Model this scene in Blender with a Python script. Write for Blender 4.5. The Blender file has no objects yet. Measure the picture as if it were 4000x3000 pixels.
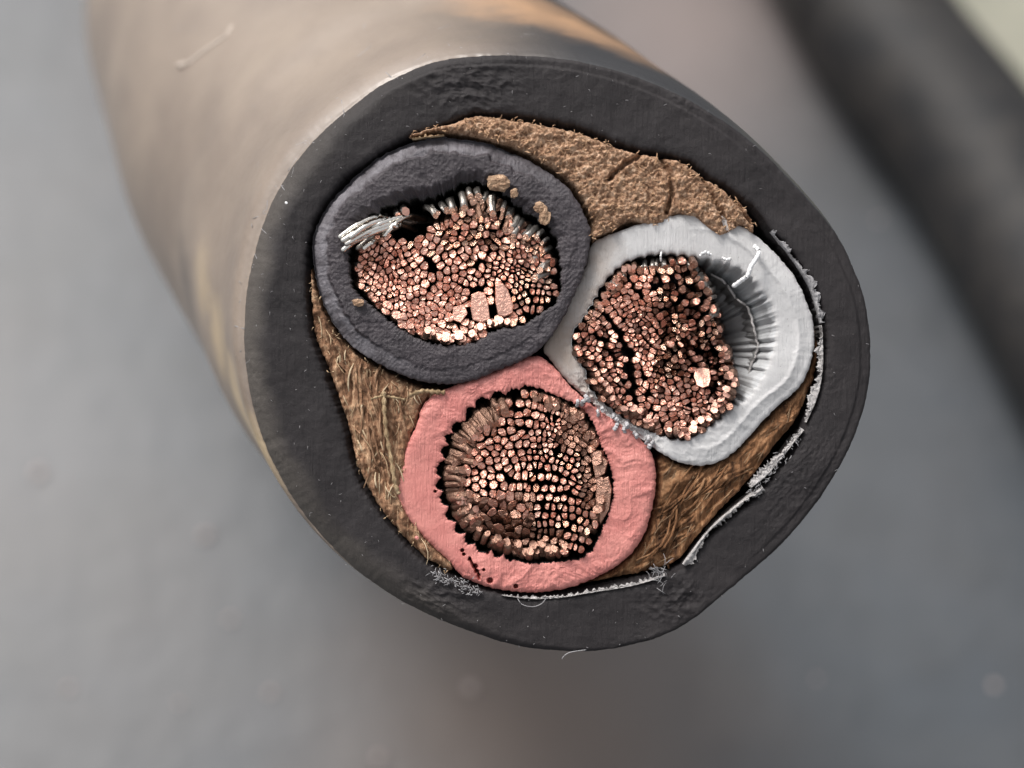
import bpy, math, random
import numpy as np
from mathutils import Matrix, Vector, Euler

# ------------------------------------------------------------------ camera, world, light
SC = bpy.context.scene
SC.unit_settings.system = 'METRIC'
SC.unit_settings.scale_length = 0.01            # one unit is one centimetre
R = math.radians
PITCH = 30.0                                    # the cut face leans back 30 degrees from lying flat
DIST = 14.0                                     # camera to cut face
HF = 12.0                                       # height of the cut face above the ground
M = Matrix.Translation((0, 0, HF)) @ Matrix.Rotation(R(PITCH), 4, 'X')   # frame of the cut face

cam = bpy.data.cameras.new('camera')
cam_o = bpy.data.objects.new('camera', cam)
SC.collection.objects.link(cam_o)
cam_o.matrix_world = M @ Matrix.Translation((0, 0, DIST))
cam.sensor_width = 36
cam.lens = 36 * DIST / 8.0
cam.clip_start = 0.5
cam.clip_end = 2000
cam.dof.use_dof = True
cam.dof.focus_distance = DIST - 0.02
cam.dof.aperture_fstop = 0.155
SC.camera = cam_o

SUN_EL, SUN_AZ = 54.0, -40.0                    # azimuth from +Y, negative to the left
W = bpy.data.worlds.new("World")
SC.world = W
W.use_nodes = True
nt = W.node_tree
bg = nt.nodes['Background']
sky = nt.nodes.new('ShaderNodeTexSky')
sky.sky_type = 'NISHITA'
sky.sun_disc = False
sky.sun_elevation = R(SUN_EL)
sky.sun_rotation = R(SUN_AZ)
sky.air_density = 1.0
sky.dust_density = 5.0
sky.ozone_density = 1.0
hs = nt.nodes.new('ShaderNodeHueSaturation')        # thin cloud: the sky's blue is washed out
hs.inputs['Saturation'].default_value = .15
nt.links.new(sky.outputs[0], hs.inputs['Color'])
nt.links.new(hs.outputs[0], bg.inputs[0])
bg.inputs[1].default_value = 0.145
sun = bpy.data.lights.new('sun', 'SUN')
sun.energy = 1.9
sun.angle = R(18)
sun.color = (1.0, 0.95, 0.90)
sun_o = bpy.data.objects.new('sun', sun)
SC.collection.objects.link(sun_o)
sd = Vector((math.sin(R(SUN_AZ)) * math.cos(R(SUN_EL)), math.cos(R(SUN_AZ)) * math.cos(R(SUN_EL)), math.sin(R(SUN_EL))))
sun_o.rotation_euler = (-sd).to_track_quat('-Z', 'Y').to_euler()
SC.view_settings.view_transform = 'Standard'
SC.view_settings.look = 'None'
SC.view_settings.gamma = 1
SC.view_settings.exposure = 0.5

rnd = random.Random(7)
rng = np.random.default_rng(7)

# ------------------------------------------------------------------ numpy gradient noise
_perm = rng.permutation(256)
_perm = np.concatenate([_perm, _perm, _perm])
_ang = rng.random(256) * 2 * np.pi
_gx, _gy = np.cos(_ang), np.sin(_ang)

def pn(x, y, s=0):
    x = np.asarray(x, float) + s * 17.31; y = np.asarray(y, float) + s * 5.77
    xi = np.floor(x).astype(int); yi = np.floor(y).astype(int)
    xf = x - xi; yf = y - yi
    u = xf * xf * xf * (xf * (xf * 6 - 15) + 10); v = yf * yf * yf * (yf * (yf * 6 - 15) + 10)
    def g(i, j):
        h = _perm[_perm[(xi + i) & 255] + ((yi + j) & 255)]
        return _gx[h] * (xf - i) + _gy[h] * (yf - j)
    a = g(0, 0) * (1 - u) + g(1, 0) * u
    b = g(0, 1) * (1 - u) + g(1, 1) * u
    return (a * (1 - v) + b * v) * 1.5

def fbm(x, y, o=4, s=0, gain=.5):
    r = 0; a = 1; f = 1; n = 0
    for k in range(o):
        r = r + a * pn(x * f, y * f, s + k * 3); n += a; a *= gain; f *= 2.03
    return r / n

def ridged(x, y, o=3, s=0):
    r = 0; a = 1; f = 1; n = 0
    for k in range(o):
        r = r + a * (1 - 2 * np.abs(pn(x * f, y * f, s + k * 3))); n += a; a *= .5; f *= 2.1
    return r / n

def sst(a, b, x):
    t = np.clip((x - a) / (b - a), 0, 1)
    return t * t * (3 - 2 * t)

# ------------------------------------------------------------------ photograph units -> face plane
U = 500.0
def P(px, py): return ((px - 2000) / U, (1500 - py) / U)
def PA(pts): return np.array([P(*p) for p in pts], float)

def catmull(pts, n=8, closed=True):
    p = np.asarray(pts, float); m = len(p); out = []
    rngi = range(m) if closed else range(m - 1)
    for i in rngi:
        if closed: a, b, c, d = p[(i - 1) % m], p[i], p[(i + 1) % m], p[(i + 2) % m]
        else: a, b, c, d = p[max(i - 1, 0)], p[i], p[i + 1], p[min(i + 2, m - 1)]
        for k in range(n):
            t = k / n
            out.append(.5 * ((2 * b) + (-a + c) * t + (2 * a - 5 * b + 4 * c - d) * t * t + (-a + 3 * b - 3 * c + d) * t ** 3))
    if not closed: out.append(p[-1])
    return np.array(out)

def radial(pts, c, th):
    """radius of a closed star-shaped outline about c, at the angles th"""
    q = catmull(pts, 8) - np.array(c)
    a = np.arctan2(q[:, 1], q[:, 0]); r = np.hypot(q[:, 0], q[:, 1])
    o = np.argsort(a); a = a[o]; r = r[o]
    a = np.concatenate([a - 2 * np.pi, a, a + 2 * np.pi]); r = np.concatenate([r, r, r])
    t = (th + np.pi) % (2 * np.pi) - np.pi
    return np.interp(t, a, r)

def seg_dist(px, py, poly, closed=True):
    d = np.full(np.shape(px), 1e9)
    m = len(poly)
    for i in range(m if closed else m - 1):
        ax, ay = poly[i]; bx, by = poly[(i + 1) % m]
        vx, vy = bx - ax, by - ay
        L = vx * vx + vy * vy + 1e-12
        t = np.clip(((px - ax) * vx + (py - ay) * vy) / L, 0, 1)
        d = np.minimum(d, np.hypot(px - ax - t * vx, py - ay - t * vy))
    return d

def inside(px, py, poly):
    c = np.zeros(np.shape(px), bool); m = len(poly)
    for i in range(m):
        ax, ay = poly[i]; bx, by = poly[(i + 1) % m]
        if ay == by: continue
        k = ((ay > py) != (by > py)) & (px < (bx - ax) * (py - ay) / (by - ay) + ax)
        c ^= k
    return c

# ------------------------------------------------------------------ materials
def new_mat(name):
    m = bpy.data.materials.new(name); m.use_nodes = True
    n = m.node_tree.nodes; b = n['Principled BSDF']
    return m, m.node_tree, b

class G:
    def __init__(s, t): s.t = t; s.n = t.nodes; s.l = t.links; s.tc = None
    def coord(s):
        if not s.tc: s.tc = s.n.new('ShaderNodeTexCoord')
        return s.tc.outputs['Object']
    def mapping(s, scale=(1, 1, 1), rot=(0, 0, 0)):
        m = s.n.new('ShaderNodeMapping'); m.inputs['Scale'].default_value = scale; m.inputs['Rotation'].default_value = rot
        s.l.new(s.coord(), m.inputs['Vector']); return m.outputs[0]
    def noise(s, scale, detail=4, rough=.5, vec=None, dist=0):
        m = s.n.new('ShaderNodeTexNoise'); m.inputs['Scale'].default_value = scale; m.inputs['Detail'].default_value = detail
        m.inputs['Roughness'].default_value = rough; m.inputs['Distortion'].default_value = dist
        s.l.new(vec if vec else s.coord(), m.inputs['Vector']); return m.outputs['Fac']
    def ramp(s, fac, stops):
        m = s.n.new('ShaderNodeValToRGB'); e = m.color_ramp.elements
        while len(e) < len(stops): e.new(.5)
        for i, (p, c) in enumerate(stops):
            e[i].position = p; e[i].color = (*c, 1) if len(c) == 3 else c
        s.l.new(fac, m.inputs[0]); return m.outputs[0]
    def mix(s, fac, a, b):
        m = s.n.new('ShaderNodeMix'); m.data_type = 'RGBA'
        for sock, v in ((m.inputs[0], fac), (m.inputs[6], a), (m.inputs[7], b)):
            if isinstance(v, (int, float)): sock.default_value = v
            elif isinstance(v, tuple): sock.default_value = (*v, 1)
            else: s.l.new(v, sock)
        return m.outputs[2]
    def math(s, op, a, b=0.0):
        m = s.n.new('ShaderNodeMath'); m.operation = op
        for i, v in enumerate((a, b)):
            if isinstance(v, (int, float)): m.inputs[i].default_value = v
            else: s.l.new(v, m.inputs[i])
        return m.outputs[0]
    def bump(s, h, dist, strength=1, prev=None):
        m = s.n.new('ShaderNodeBump'); m.inputs['Distance'].default_value = dist; m.inputs['Strength'].default_value = strength
        s.l.new(h, m.inputs['Height'])
        if prev: s.l.new(prev, m.inputs['Normal'])
        return m.outputs[0]

def simple(name, color, rough=.6, var=None, vscale=6, bumps=((60, .004),), metallic=0, detail=4, spec=.5):
    m, t, b = new_mat(name); g = G(t)
    if var:
        t.links.new(g.ramp(g.noise(vscale, detail, .6), [(.3, color), (.7, var)]), b.inputs['Base Color'])
    else: b.inputs['Base Color'].default_value = (*color, 1)
    b.inputs['Roughness'].default_value = rough; b.inputs['Metallic'].default_value = metallic
    b.inputs['Specular IOR Level'].default_value = spec
    nrm = None
    for sc, d in bumps: nrm = g.bump(g.noise(sc, 5, .6), d, 1, nrm)
    if nrm: t.links.new(nrm, b.inputs['Normal'])
    return m

MAT = {}
def jacket_side():
    m, t, b = new_mat('worn_black_rubber'); g = G(t)
    dust = g.ramp(g.noise(.8, 5, .6), [(.35, (.175, .138, .112)), (.65, (.245, .195, .155))])  # light dust, with the sheen of the black rubber painted in as beige
    fine = g.ramp(g.noise(34, 6, .7), [(.45, (0, 0, 0)), (.75, (1, 1, 1))])
    col = g.mix(g.math('MULTIPLY', fine, .12), dust, (.34, .30, .26))  # dust holds both the light dust and the painted beige sheen
    def painted_tone(p, rad, c, amt, prev):  # soft patch that paints the tone of a reflection into the base colour
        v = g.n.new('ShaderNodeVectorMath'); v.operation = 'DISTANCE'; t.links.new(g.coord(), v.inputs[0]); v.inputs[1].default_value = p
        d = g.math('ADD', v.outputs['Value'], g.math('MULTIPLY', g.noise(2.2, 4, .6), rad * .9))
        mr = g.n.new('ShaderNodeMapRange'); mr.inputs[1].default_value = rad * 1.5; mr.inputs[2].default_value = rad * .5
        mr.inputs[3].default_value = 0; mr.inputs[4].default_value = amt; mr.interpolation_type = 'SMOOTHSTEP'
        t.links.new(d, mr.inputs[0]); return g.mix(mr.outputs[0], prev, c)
    sep = g.n.new('ShaderNodeSeparateXYZ'); t.links.new(g.coord(), sep.inputs[0])
    # beige sheen is painted on the left and upper flank; the right-hand flank stays black
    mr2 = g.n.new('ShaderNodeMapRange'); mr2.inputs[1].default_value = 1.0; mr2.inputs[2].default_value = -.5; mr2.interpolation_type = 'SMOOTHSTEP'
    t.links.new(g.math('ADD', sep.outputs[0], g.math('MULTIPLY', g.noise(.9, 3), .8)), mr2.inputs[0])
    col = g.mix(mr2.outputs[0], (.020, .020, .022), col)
    col = painted_tone((-1.9, 2.4, -3.0), 1.1, (.26, .17, .12), .6, col)  # orange tinge of the reflections, painted in
    col = painted_tone((-2.75, .9, -2.2), .75, (.06, .05, .046), .75, col)  # darker patches between the painted reflections
    col = painted_tone((-.9, 4.2, -3.6), 1.0, (.09, .075, .065), .6, col)
    for q in ((-.15, 3.2, -1.7), (.35, 3.0, -1.4), (.85, 2.8, -1.15)): col = painted_tone(q, .85, (.55, .32, .17), .45, col)  # orange reflection along the top, painted into the colour
    for q in ((-2.40, .9, -1.5), (-2.30, .35, -1.0), (-2.18, -.15, -.6), (-2.05, -.6, -.4)): col = painted_tone(q, .50, (.60, .46, .27), .6, col)  # golden reflection at the lower left, painted into the colour
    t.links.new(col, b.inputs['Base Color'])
    b.inputs['Roughness'].default_value = .40
    b.inputs['IOR'].default_value = 1.6
    n1 = g.bump(g.noise(9, 3), .008, .5)
    n2 = g.bump(g.noise(70, 5, .7), .0015, 1, n1)
    t.links.new(n2, b.inputs['Normal'])
    return m
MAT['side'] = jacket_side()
def jacket_face():
    m, t, b = new_mat('cut_black_rubber'); g = G(t)
    col = g.ramp(g.noise(2.2, 5, .6), [(.3, (.0105, .0085, .0095)), (.7, (.022, .0185, .0195))])
    sp = g.ramp(g.noise(55, 3, .6), [(.70, (0, 0, 0)), (.78, (1, 1, 1))])
    col = g.mix(g.math('MULTIPLY', sp, .5), col, (.22, .20, .18))
    at = g.n.new('ShaderNodeAttribute'); at.attribute_name = 'scuff'
    col = g.mix(at.outputs['Fac'], col, (.085, .075, .066))
    t.links.new(col, b.inputs['Base Color']); b.inputs['Roughness'].default_value = .7; b.inputs['Specular IOR Level'].default_value = .35
    n1 = g.bump(g.noise(22, 4, .6), .006, .8)
    n0 = g.bump(g.noise(1.0, 4, .6, vec=g.mapping((34, 3, 8), (0, 0, .9))), .007, 1, n1)   # saw lines
    n2 = g.bump(g.noise(85, 5, .75), .004, 1, n0)
    t.links.new(n2, b.inputs['Normal'])
    return m
MAT['face'] = jacket_face()
def insul(name, a, bcol, rough, b1=.008, b2=.003, tan=None, speck=None, worn=None, drag=(.6, .006)):
    m, t, b = new_mat(name); g = G(t)
    col = g.ramp(g.noise(3, 5, .6), [(.3, a), (.7, bcol)])
    if tan:
        c, x0, x1 = tan
        sep = g.n.new('ShaderNodeSeparateXYZ'); t.links.new(g.coord(), sep.inputs[0])
        k = g.math('ADD', sep.outputs[0], g.math('MULTIPLY', g.noise(3.5, 5, .65), 1.3))
        mr = g.n.new('ShaderNodeMapRange'); mr.inputs[1].default_value = x0; mr.inputs[2].default_value = x1
        mr.inputs[3].default_value = .75; mr.inputs[4].default_value = 0
        t.links.new(k, mr.inputs[0]); col = g.mix(mr.outputs[0], col, c)
    if speck:
        sp = g.ramp(g.noise(40, 2, .5), [(.72, (0, 0, 0)), (.77, (1, 1, 1))])
        col = g.mix(g.math('MULTIPLY', sp, .7), col, speck)
    if worn:
        at = g.n.new('ShaderNodeAttribute'); at.attribute_name = 'scuff'
        col = g.mix(at.outputs['Fac'], col, worn)
    t.links.new(col, b.inputs['Base Color']); b.inputs['Roughness'].default_value = rough
    n1 = g.bump(g.noise(14, 4, .6), b1, 1)
    n2 = g.bump(g.noise(60, 5, .7), b2, 1, n1)
    # lines dragged by the blade
    n3 = g.bump(g.noise(1.0, 4, .65, vec=g.mapping((70, 5, 8), (0, 0, drag[0]))), drag[1], 1, n2)
    t.links.new(n3, b.inputs['Normal'])
    return m
MAT['black_ins'] = insul('dark_insulation', (.026, .021, .025), (.050, .041, .047), .58, .010, .006, worn=(.17, .16, .175), drag=(1.1, .008))
MAT['white_ins'] = insul('grey_white_insulation', (.42, .415, .415), (.52, .515, .515), .62, .005, .002, tan=((.27, .20, .15), .95, 1.6), speck=(.2, .18, .17))
MAT['pink_ins'] = insul('pink_insulation', (.50, .165, .145), (.62, .25, .215), .48, .006, .004, speck=(.34, .07, .06), drag=(-.7, .012))
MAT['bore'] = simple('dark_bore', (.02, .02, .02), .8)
MAT['bore_white'] = simple('grey_bore', (.38, .385, .39), .5, (.50, .51, .52), 5)
def jute(name, c0, c1, c2, ax):
    m, t, b = new_mat(name); g = G(t)
    v = g.mapping((ax[0], ax[1], 8), (0, 0, ax[2]))
    f = g.noise(1.0, 8, .72, vec=v, dist=.8)
    col = g.ramp(f, [(.34, c0), (.5, c1), (.68, c2)])
    t.links.new(col, b.inputs['Base Color']); b.inputs['Roughness'].default_value = .85
    b.inputs['Specular IOR Level'].default_value = .25
    n1 = g.bump(f, .03, 1); n2 = g.bump(g.noise(50, 4, .7), .01, 1, n1)
    t.links.new(n2, b.inputs['Normal'])
    return m
MAT['jute_top'] = jute('crumbly_tan_filler', (.13, .065, .035), (.44, .26, .16), (.80, .58, .41), (26, 26, 0))
MAT['jute_left'] = jute('fibrous_brown_filler', (.055, .026, .014), (.28, .15, .085), (.60, .40, .25), (13, 4, .25))
MAT['jute_right'] = jute('resin_brown_filler', (.028, .012, .006), (.22, .105, .048), (.50, .29, .155), (12, 2.2, -.75))
MAT['fibre'] = simple('jute_fibre', (.26, .165, .09), .8, (.50, .36, .22), 9, ())
MAT['fibre_pale'] = simple('pale_jute_fibre', (.42, .31, .19), .8, (.62, .50, .34), 9, ())
MAT['fibre_tan'] = simple('tan_fibre', (.34, .19, .10), .85, (.55, .36, .22), 9, ())
MAT['fibre_dark'] = simple('dark_jute_fibre', (.13, .075, .04), .7, (.30, .19, .10), 9, ())
MAT['tape'] = simple('white_paper_tape', (.26, .245, .24), .85, (.50, .48, .47), 11, ((30, .02), (90, .006)))
MAT['lint'] = simple('grey_lint', (.18, .175, .18), .8, (.34, .33, .335), 12, ())
MAT['shred'] = simple('shredded_insulation', (.36, .35, .36), .55, (.5, .49, .5), 14, ((40, .01),))
MAT['crumb'] = simple('tan_crumb', (.17, .09, .05), .85, (.55, .37, .24), 30, ((40, .03),))
MAT['dustpale'] = simple('pale_dust', (.42, .36, .31), .8)
MAT['white'] = simple('white_sliver', (.78, .78, .78), .5, None, 5, ((40, .01),))
def copper(name, c0, c1, rough, bd, metal=1.0):
    m, t, b = new_mat(name); g = G(t)
    oi = g.n.new('ShaderNodeNewGeometry')
    f = oi.outputs['Random Per Island']
    col = g.ramp(g.math('ADD', g.math('MULTIPLY', f, .7), g.math('MULTIPLY', g.noise(9, 4, .7), .4)), [(.2, c0), (.8, c1)])
    t.links.new(col, b.inputs['Base Color']); b.inputs['Metallic'].default_value = metal
    b.inputs['Roughness'].default_value = rough
    t.links.new(g.bump(g.noise(38, 4, .7), bd, 1), b.inputs['Normal'])
    return m
MAT['cu'] = copper('cut_copper', (.64, .30, .22), (.95, .58, .46), .38, .010, .93)
MAT['cu_side'] = copper('dull_copper_wire', (.13, .08, .06), (.30, .18, .13), .42, .012, .9)
MAT['cu_pale'] = copper('sky_bright_copper_wire', (.72, .68, .62), (.9, .86, .80), .22, .004)  # copper whose white sky reflection is painted in as silver

# ------------------------------------------------------------------ objects
C = SC.collection
def mesh(name, V, F, mats, parent=None, midx=None, smooth=True, **props):
    me = bpy.data.meshes.new(name)
    V = np.asarray(V, dtype=np.float32)
    if isinstance(F, np.ndarray):
        nf, k = F.shape
        me.vertices.add(len(V)); me.vertices.foreach_set('co', V.ravel())
        me.loops.add(nf * k); me.loops.foreach_set('vertex_index', F.astype(np.int32).ravel())
        me.polygons.add(nf); me.polygons.foreach_set('loop_start', np.arange(0, nf * k, k, dtype=np.int32))
        me.update(calc_edges=True)
    else:
        me.from_pydata(V.tolist(), [], F)
    for m in (mats if isinstance(mats, list) else [mats]): me.materials.append(m)
    if midx is not None: me.polygons.foreach_set('material_index', np.asarray(midx, np.int32))
    me.polygons.foreach_set('use_smooth', np.full(len(me.polygons), smooth))
    me.update()
    o = bpy.data.objects.new(name, me); C.objects.link(o)
    if parent: o.parent = parent
    for k, v in props.items(): o[k] = v
    return o

def scuff(o, mask):
    a = o.data.attributes.new('scuff', 'FLOAT', 'POINT'); a.data.foreach_set('value', np.asarray(mask, np.float32).ravel())

def empty(name, mat, label, cat, group=None):
    o = bpy.data.objects.new(name, None); C.objects.link(o); o.matrix_world = mat
    o.empty_display_size = .2
    o['label'] = label; o['category'] = cat
    if group: o['group'] = group
    return o

cable = empty('power_cable', M, 'thick black power cable cut square across, showing three copper cores in brown filler', 'cable')

def grid_faces(nr, nt_):
    i = np.arange(nr - 1)[:, None]; j = np.arange(nt_)[None, :]; j2 = (j + 1) % nt_
    return np.stack([i * nt_ + j, i * nt_ + j2, (i + 1) * nt_ + j2, (i + 1) * nt_ + j], -1).reshape(-1, 4)

# ---- outlines (points read off the cut face)
J_OUT = [(2000,212),(2180,222),(2316,249),(2542,316),(2769,434),(2904,524),(3040,651),(3175,796),(3266,904),(3335,1040),(3385,1175),(3404,1340),(3400,1500),(3352,1681),(3270,1844),(3170,1997),(3030,2151),(2866,2290),(2685,2440),(2579,2490),(2362,2543),(2181,2545),(2000,2524),(1808,2462),(1627,2388),(1465,2296),(1311,2170),(1190,2033),(1090,1880),(1010,1708),(955,1500),(938,1311),(958,1085),(1022,842),(1085,714),(1175,579),(1311,452),(1492,316),(1673,240),(1808,215)]
J_IN = [(1860,440),(1715,490),(1607,525),(1534,565),(1426,636),(1343,698),(1271,790),(1218,885),(1197,1001),(1196,1124),(1212,1304),(1252,1413),(1303,1558),(1343,1676),(1372,1806),(1423,1915),(1495,2023),(1575,2117),(1661,2197),(1790,2272),(1914,2312),(2023,2335),(2131,2336),(2240,2322),(2348,2300),(2457,2278),(2573,2255),(2660,2223),(2768,2098),(2868,2010),(2958,1938),(3049,1830),(3113,1744),(3180,1590),(3216,1480),(3226,1330),(3216,1226),(3175,1110),(3095,985),(3005,890),(2949,814),(2859,741),(2769,686),(2678,623),(2506,585),(2407,555),(2271,500),(2136,470),(2000,446)]
A_OUT = [(1216,993),(1223,906),(1281,795),(1370,699),(1462,621),(1570,566),(1693,533),(1787,536),(1896,552),(2004,595),(2113,653),(2207,722),(2272,812),(2305,892),(2303,979),(2275,1087),(2258,1124),(2207,1232),(2135,1341),(2041,1409),(1932,1452),(1860,1485),(1751,1503),(1643,1490),(1534,1449),(1426,1391),(1339,1319),(1281,1232),(1237,1124)]
A_IN = [(1368,1051),(1382,1125),(1418,1165),(1505,1239),(1592,1300),(1664,1333),(1751,1350),(1853,1337),(1932,1290),(2041,1268),(2113,1223),(2171,1181),(2190,1109),(2183,1015),(2169,935),(2130,877),(2040,825),(1995,781),(1932,731),(1860,712),(1802,720),(1751,747),(1680,775),(1606,780),(1520,806),(1440,850),(1385,910),(1366,985)]
B_OUT = [(2651,835),(2543,860),(2405,905),(2311,952),(2289,1039),(2239,1126),(2181,1249),(2123,1357),(2145,1400),(2203,1473),(2268,1531),(2326,1581),(2405,1647),(2492,1697),(2564,1755),(2651,1806),(2760,1820),(2868,1770),(2977,1654),(3049,1581),(3129,1509),(3172,1415),(3187,1307),(3165,1198),(3114,1089),(3049,1003),(2962,923),(2850,850),(2750,830)]
B_IN = [(2239,1307),(2246,1379),(2289,1451),(2311,1524),(2405,1610),(2507,1668),(2651,1719),(2760,1676),(2854,1606),(2933,1538),(3000,1422),(3028,1307),(3015,1205),(2965,1120),(2904,1060),(2818,1024),(2745,1010),(2651,995),(2579,990),(2507,1003),(2434,1032),(2362,1104),(2311,1191),(2275,1249)]
K_OUT = [(2088,1387),(1987,1425),(1864,1475),(1734,1520),(1655,1575),(1625,1661),(1582,1748),(1568,1806),(1548,1929),(1589,2023),(1661,2110),(1748,2190),(1806,2255),(1914,2298),(2023,2316),(2131,2316),(2240,2294),(2348,2250),(2457,2177),(2522,2081),(2558,1951),(2565,1842),(2544,1763),(2471,1683),(2370,1618),(2290,1562),(2225,1502),(2153,1420)]
K_IN = [(2066,1510),(1994,1530),(1915,1547),(1850,1582),(1820,1625),(1770,1672),(1741,1734),(1724,1806),(1710,1871),(1730,1951),(1763,2037),(1828,2112),(1865,2142),(1936,2165),(2023,2192),(2095,2200),(2240,2186),(2305,2155),(2352,2066),(2382,1987),(2395,1900),(2376,1806),(2345,1734),(2318,1661),(2268,1594),(2168,1545)]

# ---- outer jacket: cut face + flank running back to the ground
def build_jacket():
    NT = 1100
    c = P(2190, 1385)
    th = np.linspace(-np.pi, np.pi, NT, endpoint=False)
    ct, st_ = np.cos(th), np.sin(th)
    ro = radial(PA(J_OUT), c, th); ri = radial(PA(J_IN), c, th)
    kw = np.hanning(61); kw /= kw.sum()
    ro = np.convolve(np.concatenate([ro[-30:], ro, ro[:30]]), kw, 'valid')
    ro_s = ro.copy()
    ro = ro + .006 * fbm(ct * 14, st_ * 14, 3, 1) + .004 * fbm(ct * 60, st_ * 60, 3, 2)
    ri = ri + .012 * fbm(ct * 16, st_ * 16, 3, 3) + .014 * fbm(ct * 70, st_ * 70, 3, 4)
    left = sst(-.2, .9, -ct)                       # the left-hand edge is worn round
    topl = left * sst(-.9, .1, -np.abs(st_ + .1) + .6)
    rows = []; kinds = []
    # bore wall up to the face
    for k, z in enumerate((-1.1, -.55, -.25, -.12, -.05)):
        rr = ri - (.03 if z < -.1 else .0)
        rows.append((c[0] + rr * ct, c[1] + rr * st_, np.full(NT, z))); kinds.append(0)
    NR = 72
    for k in range(NR + 1):
        u = k / NR
        rr = ri + .006 + (ro - ri - .012) * u
        x = c[0] + rr * ct; y = c[1] + rr * st_
        d_in = (rr - ri); d_out = (ro - rr)
        w = .035 + .20 * topl
        z = -.030 * np.exp(-d_in / .02) - (.02 + .16 * topl) * np.clip(1 - d_out / w, 0, 1) ** 2
        z = z + .020 * fbm(x * 1.3, y * 1.3, 3, 11) + .006 * fbm(x * 9, y * 9, 4, 12)
        # knife chatter: torn patches here and there
        patch = sst(.18, .42, fbm(x * .9, y * .9, 2, 21))
        z = z + patch * (.006 * ridged(x * 7, y * 7, 3, 14) + .006 * ridged(x * 22, y * 22, 2, 15))
        q = np.exp(-(((x - P(1830, 340)[0]) / .35) ** 2 + ((y - P(1830, 340)[1]) / .22) ** 2))
        q = q + np.exp(-(((x - P(2640, 2340)[0]) / .25) ** 2 + ((y - P(2640, 2340)[1]) / .18) ** 2))
        q = q + .8 * np.exp(-(((x - P(1720, 2330)[0]) / .35) ** 2 + ((y - P(1720, 2330)[1]) / .15) ** 2))
        z = z + q * (.035 * ridged(x * 8 + y * 3, y * 8, 3, 17) - .01)
        # shallow step all round inside the edge, top right
        z = z - .012 * sst(.10, .075, d_out) * sst(-.3, .4, ct + st_)
        rows.append((x, y, z)); kinds.append(1)
    nface = len(rows)
    # flank: rings follow the bend of the cable
    Z = np.array([0, .6, 1.8, 3.2, 5, 7.5, 14.0, 22, 34])
    X = np.array([0, -.188, -.651, -1.148, -2.077, -3.01, -4.3, -7.4, -12.0])
    Y = np.array([0, .263, .654, 1.255, 2.348, 4.131, 8.9, 17.5, 30.6])
    # beyond the frame the cable lies on the ground (world height = its radius)
    s30, c30 = math.sin(R(PITCH)), math.cos(R(PITCH))
    for i in range(6, 9):
        Y[i] = (2.46 - HF + Z[i] * c30) / s30 - c[1]
    Y[5] = 4.131
    zs = np.concatenate([[.02, .05, .09, .15, .25, .4, .6], np.arange(.8, 8, .2), np.arange(8.3, 34, .7)])
    from numpy import interp
    # smooth path by resampling
    zz = np.linspace(0, 34, 1700); xx = interp(zz, Z, X); yy = interp(zz, Z, Y)
    ker = np.hanning(61); ker /= ker.sum()
    def sm(a):
        e = np.concatenate([2 * a[0] - a[30:0:-1], a, 2 * a[-1] - a[-2:-32:-1]])
        return np.convolve(e, ker, 'valid')
    xx = sm(xx) - sm(xx)[0]; yy = sm(yy) - sm(yy)[0]
    zpath = interp(zs, zz, zz)
    for zb in zs:
        dx = interp(zb, zz, xx); dy = interp(zb, zz, yy)
        w = sst(0, 2.2, zb)
        kz = math.exp(-zb * 7)
        rr = (ro * kz + ro_s * (1 - kz) + .035 * sst(0, .2, zb)) * (1 - w) + 2.44 * w
        # rings lean from square to the camera towards square to the cable's own run
        e = .02
        tx = (interp(zb + .3, zz, xx) - interp(max(zb - .3, 0), zz, xx)); ty = (interp(zb + .3, zz, yy) - interp(max(zb - .3, 0), zz, yy)); tz = -(min(zb + .3, 34) - max(zb - .3, 0))
        T = Vector((tx, ty, tz)).normalized()
        wt = float(sst(.3, 3.5, zb))
        N = (Vector((0, 0, -1)) * (1 - wt) + T * wt).normalized()
        q = Vector((0, 0, -1)).rotation_difference(N).to_matrix()
        l = np.stack([rr * ct, rr * st_, -(.02 + .16 * topl) * np.exp(-zb * 6)], 0)
        l = np.array(q) @ l
        # slightly uneven moulding of the cover
        bump_ = .012 * fbm(ct * 1.6 + zb * .25, st_ * 1.6, 2, 31) * sst(.1, 1, zb)
        x = c[0] + dx + l[0] * (1 + bump_); y = c[1] + dy + l[1] * (1 + bump_); z = -zb + l[2]
        rows.append((x, y, z)); kinds.append(2)
    V = np.stack([np.stack(r, -1) for r in rows], 0).reshape(-1, 3)
    F = grid_faces(len(rows), NT)[:, ::-1]
    kk = np.array(kinds)
    rowk = np.where((kk[:-1] == 2) | (kk[1:] == 2), 1, 0)
    midx = np.repeat(rowk, NT)
    F = F[:, ::-1]
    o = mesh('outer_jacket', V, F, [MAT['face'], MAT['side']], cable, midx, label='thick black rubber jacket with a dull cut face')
    m = np.zeros((len(rows), NT))
    for k in range(len(rows)):
        if kinds[k] == 1:
            rr = np.hypot(rows[k][0] - c[0], rows[k][1] - c[1]); d_out = ro - rr
            lw = sst(.1, .8, -ct) * sst(-.75, -.2, -st_ * .6 - .1 + .0 * st_)
            m[k] = np.clip(sst(.26, .04, d_out + .10 * fbm(rows[k][0] * 3, rows[k][1] * 3, 3, 19)) * lw * .8, 0, 1)
    scuff(o, m)
    return o
jacket = build_jacket()

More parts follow.
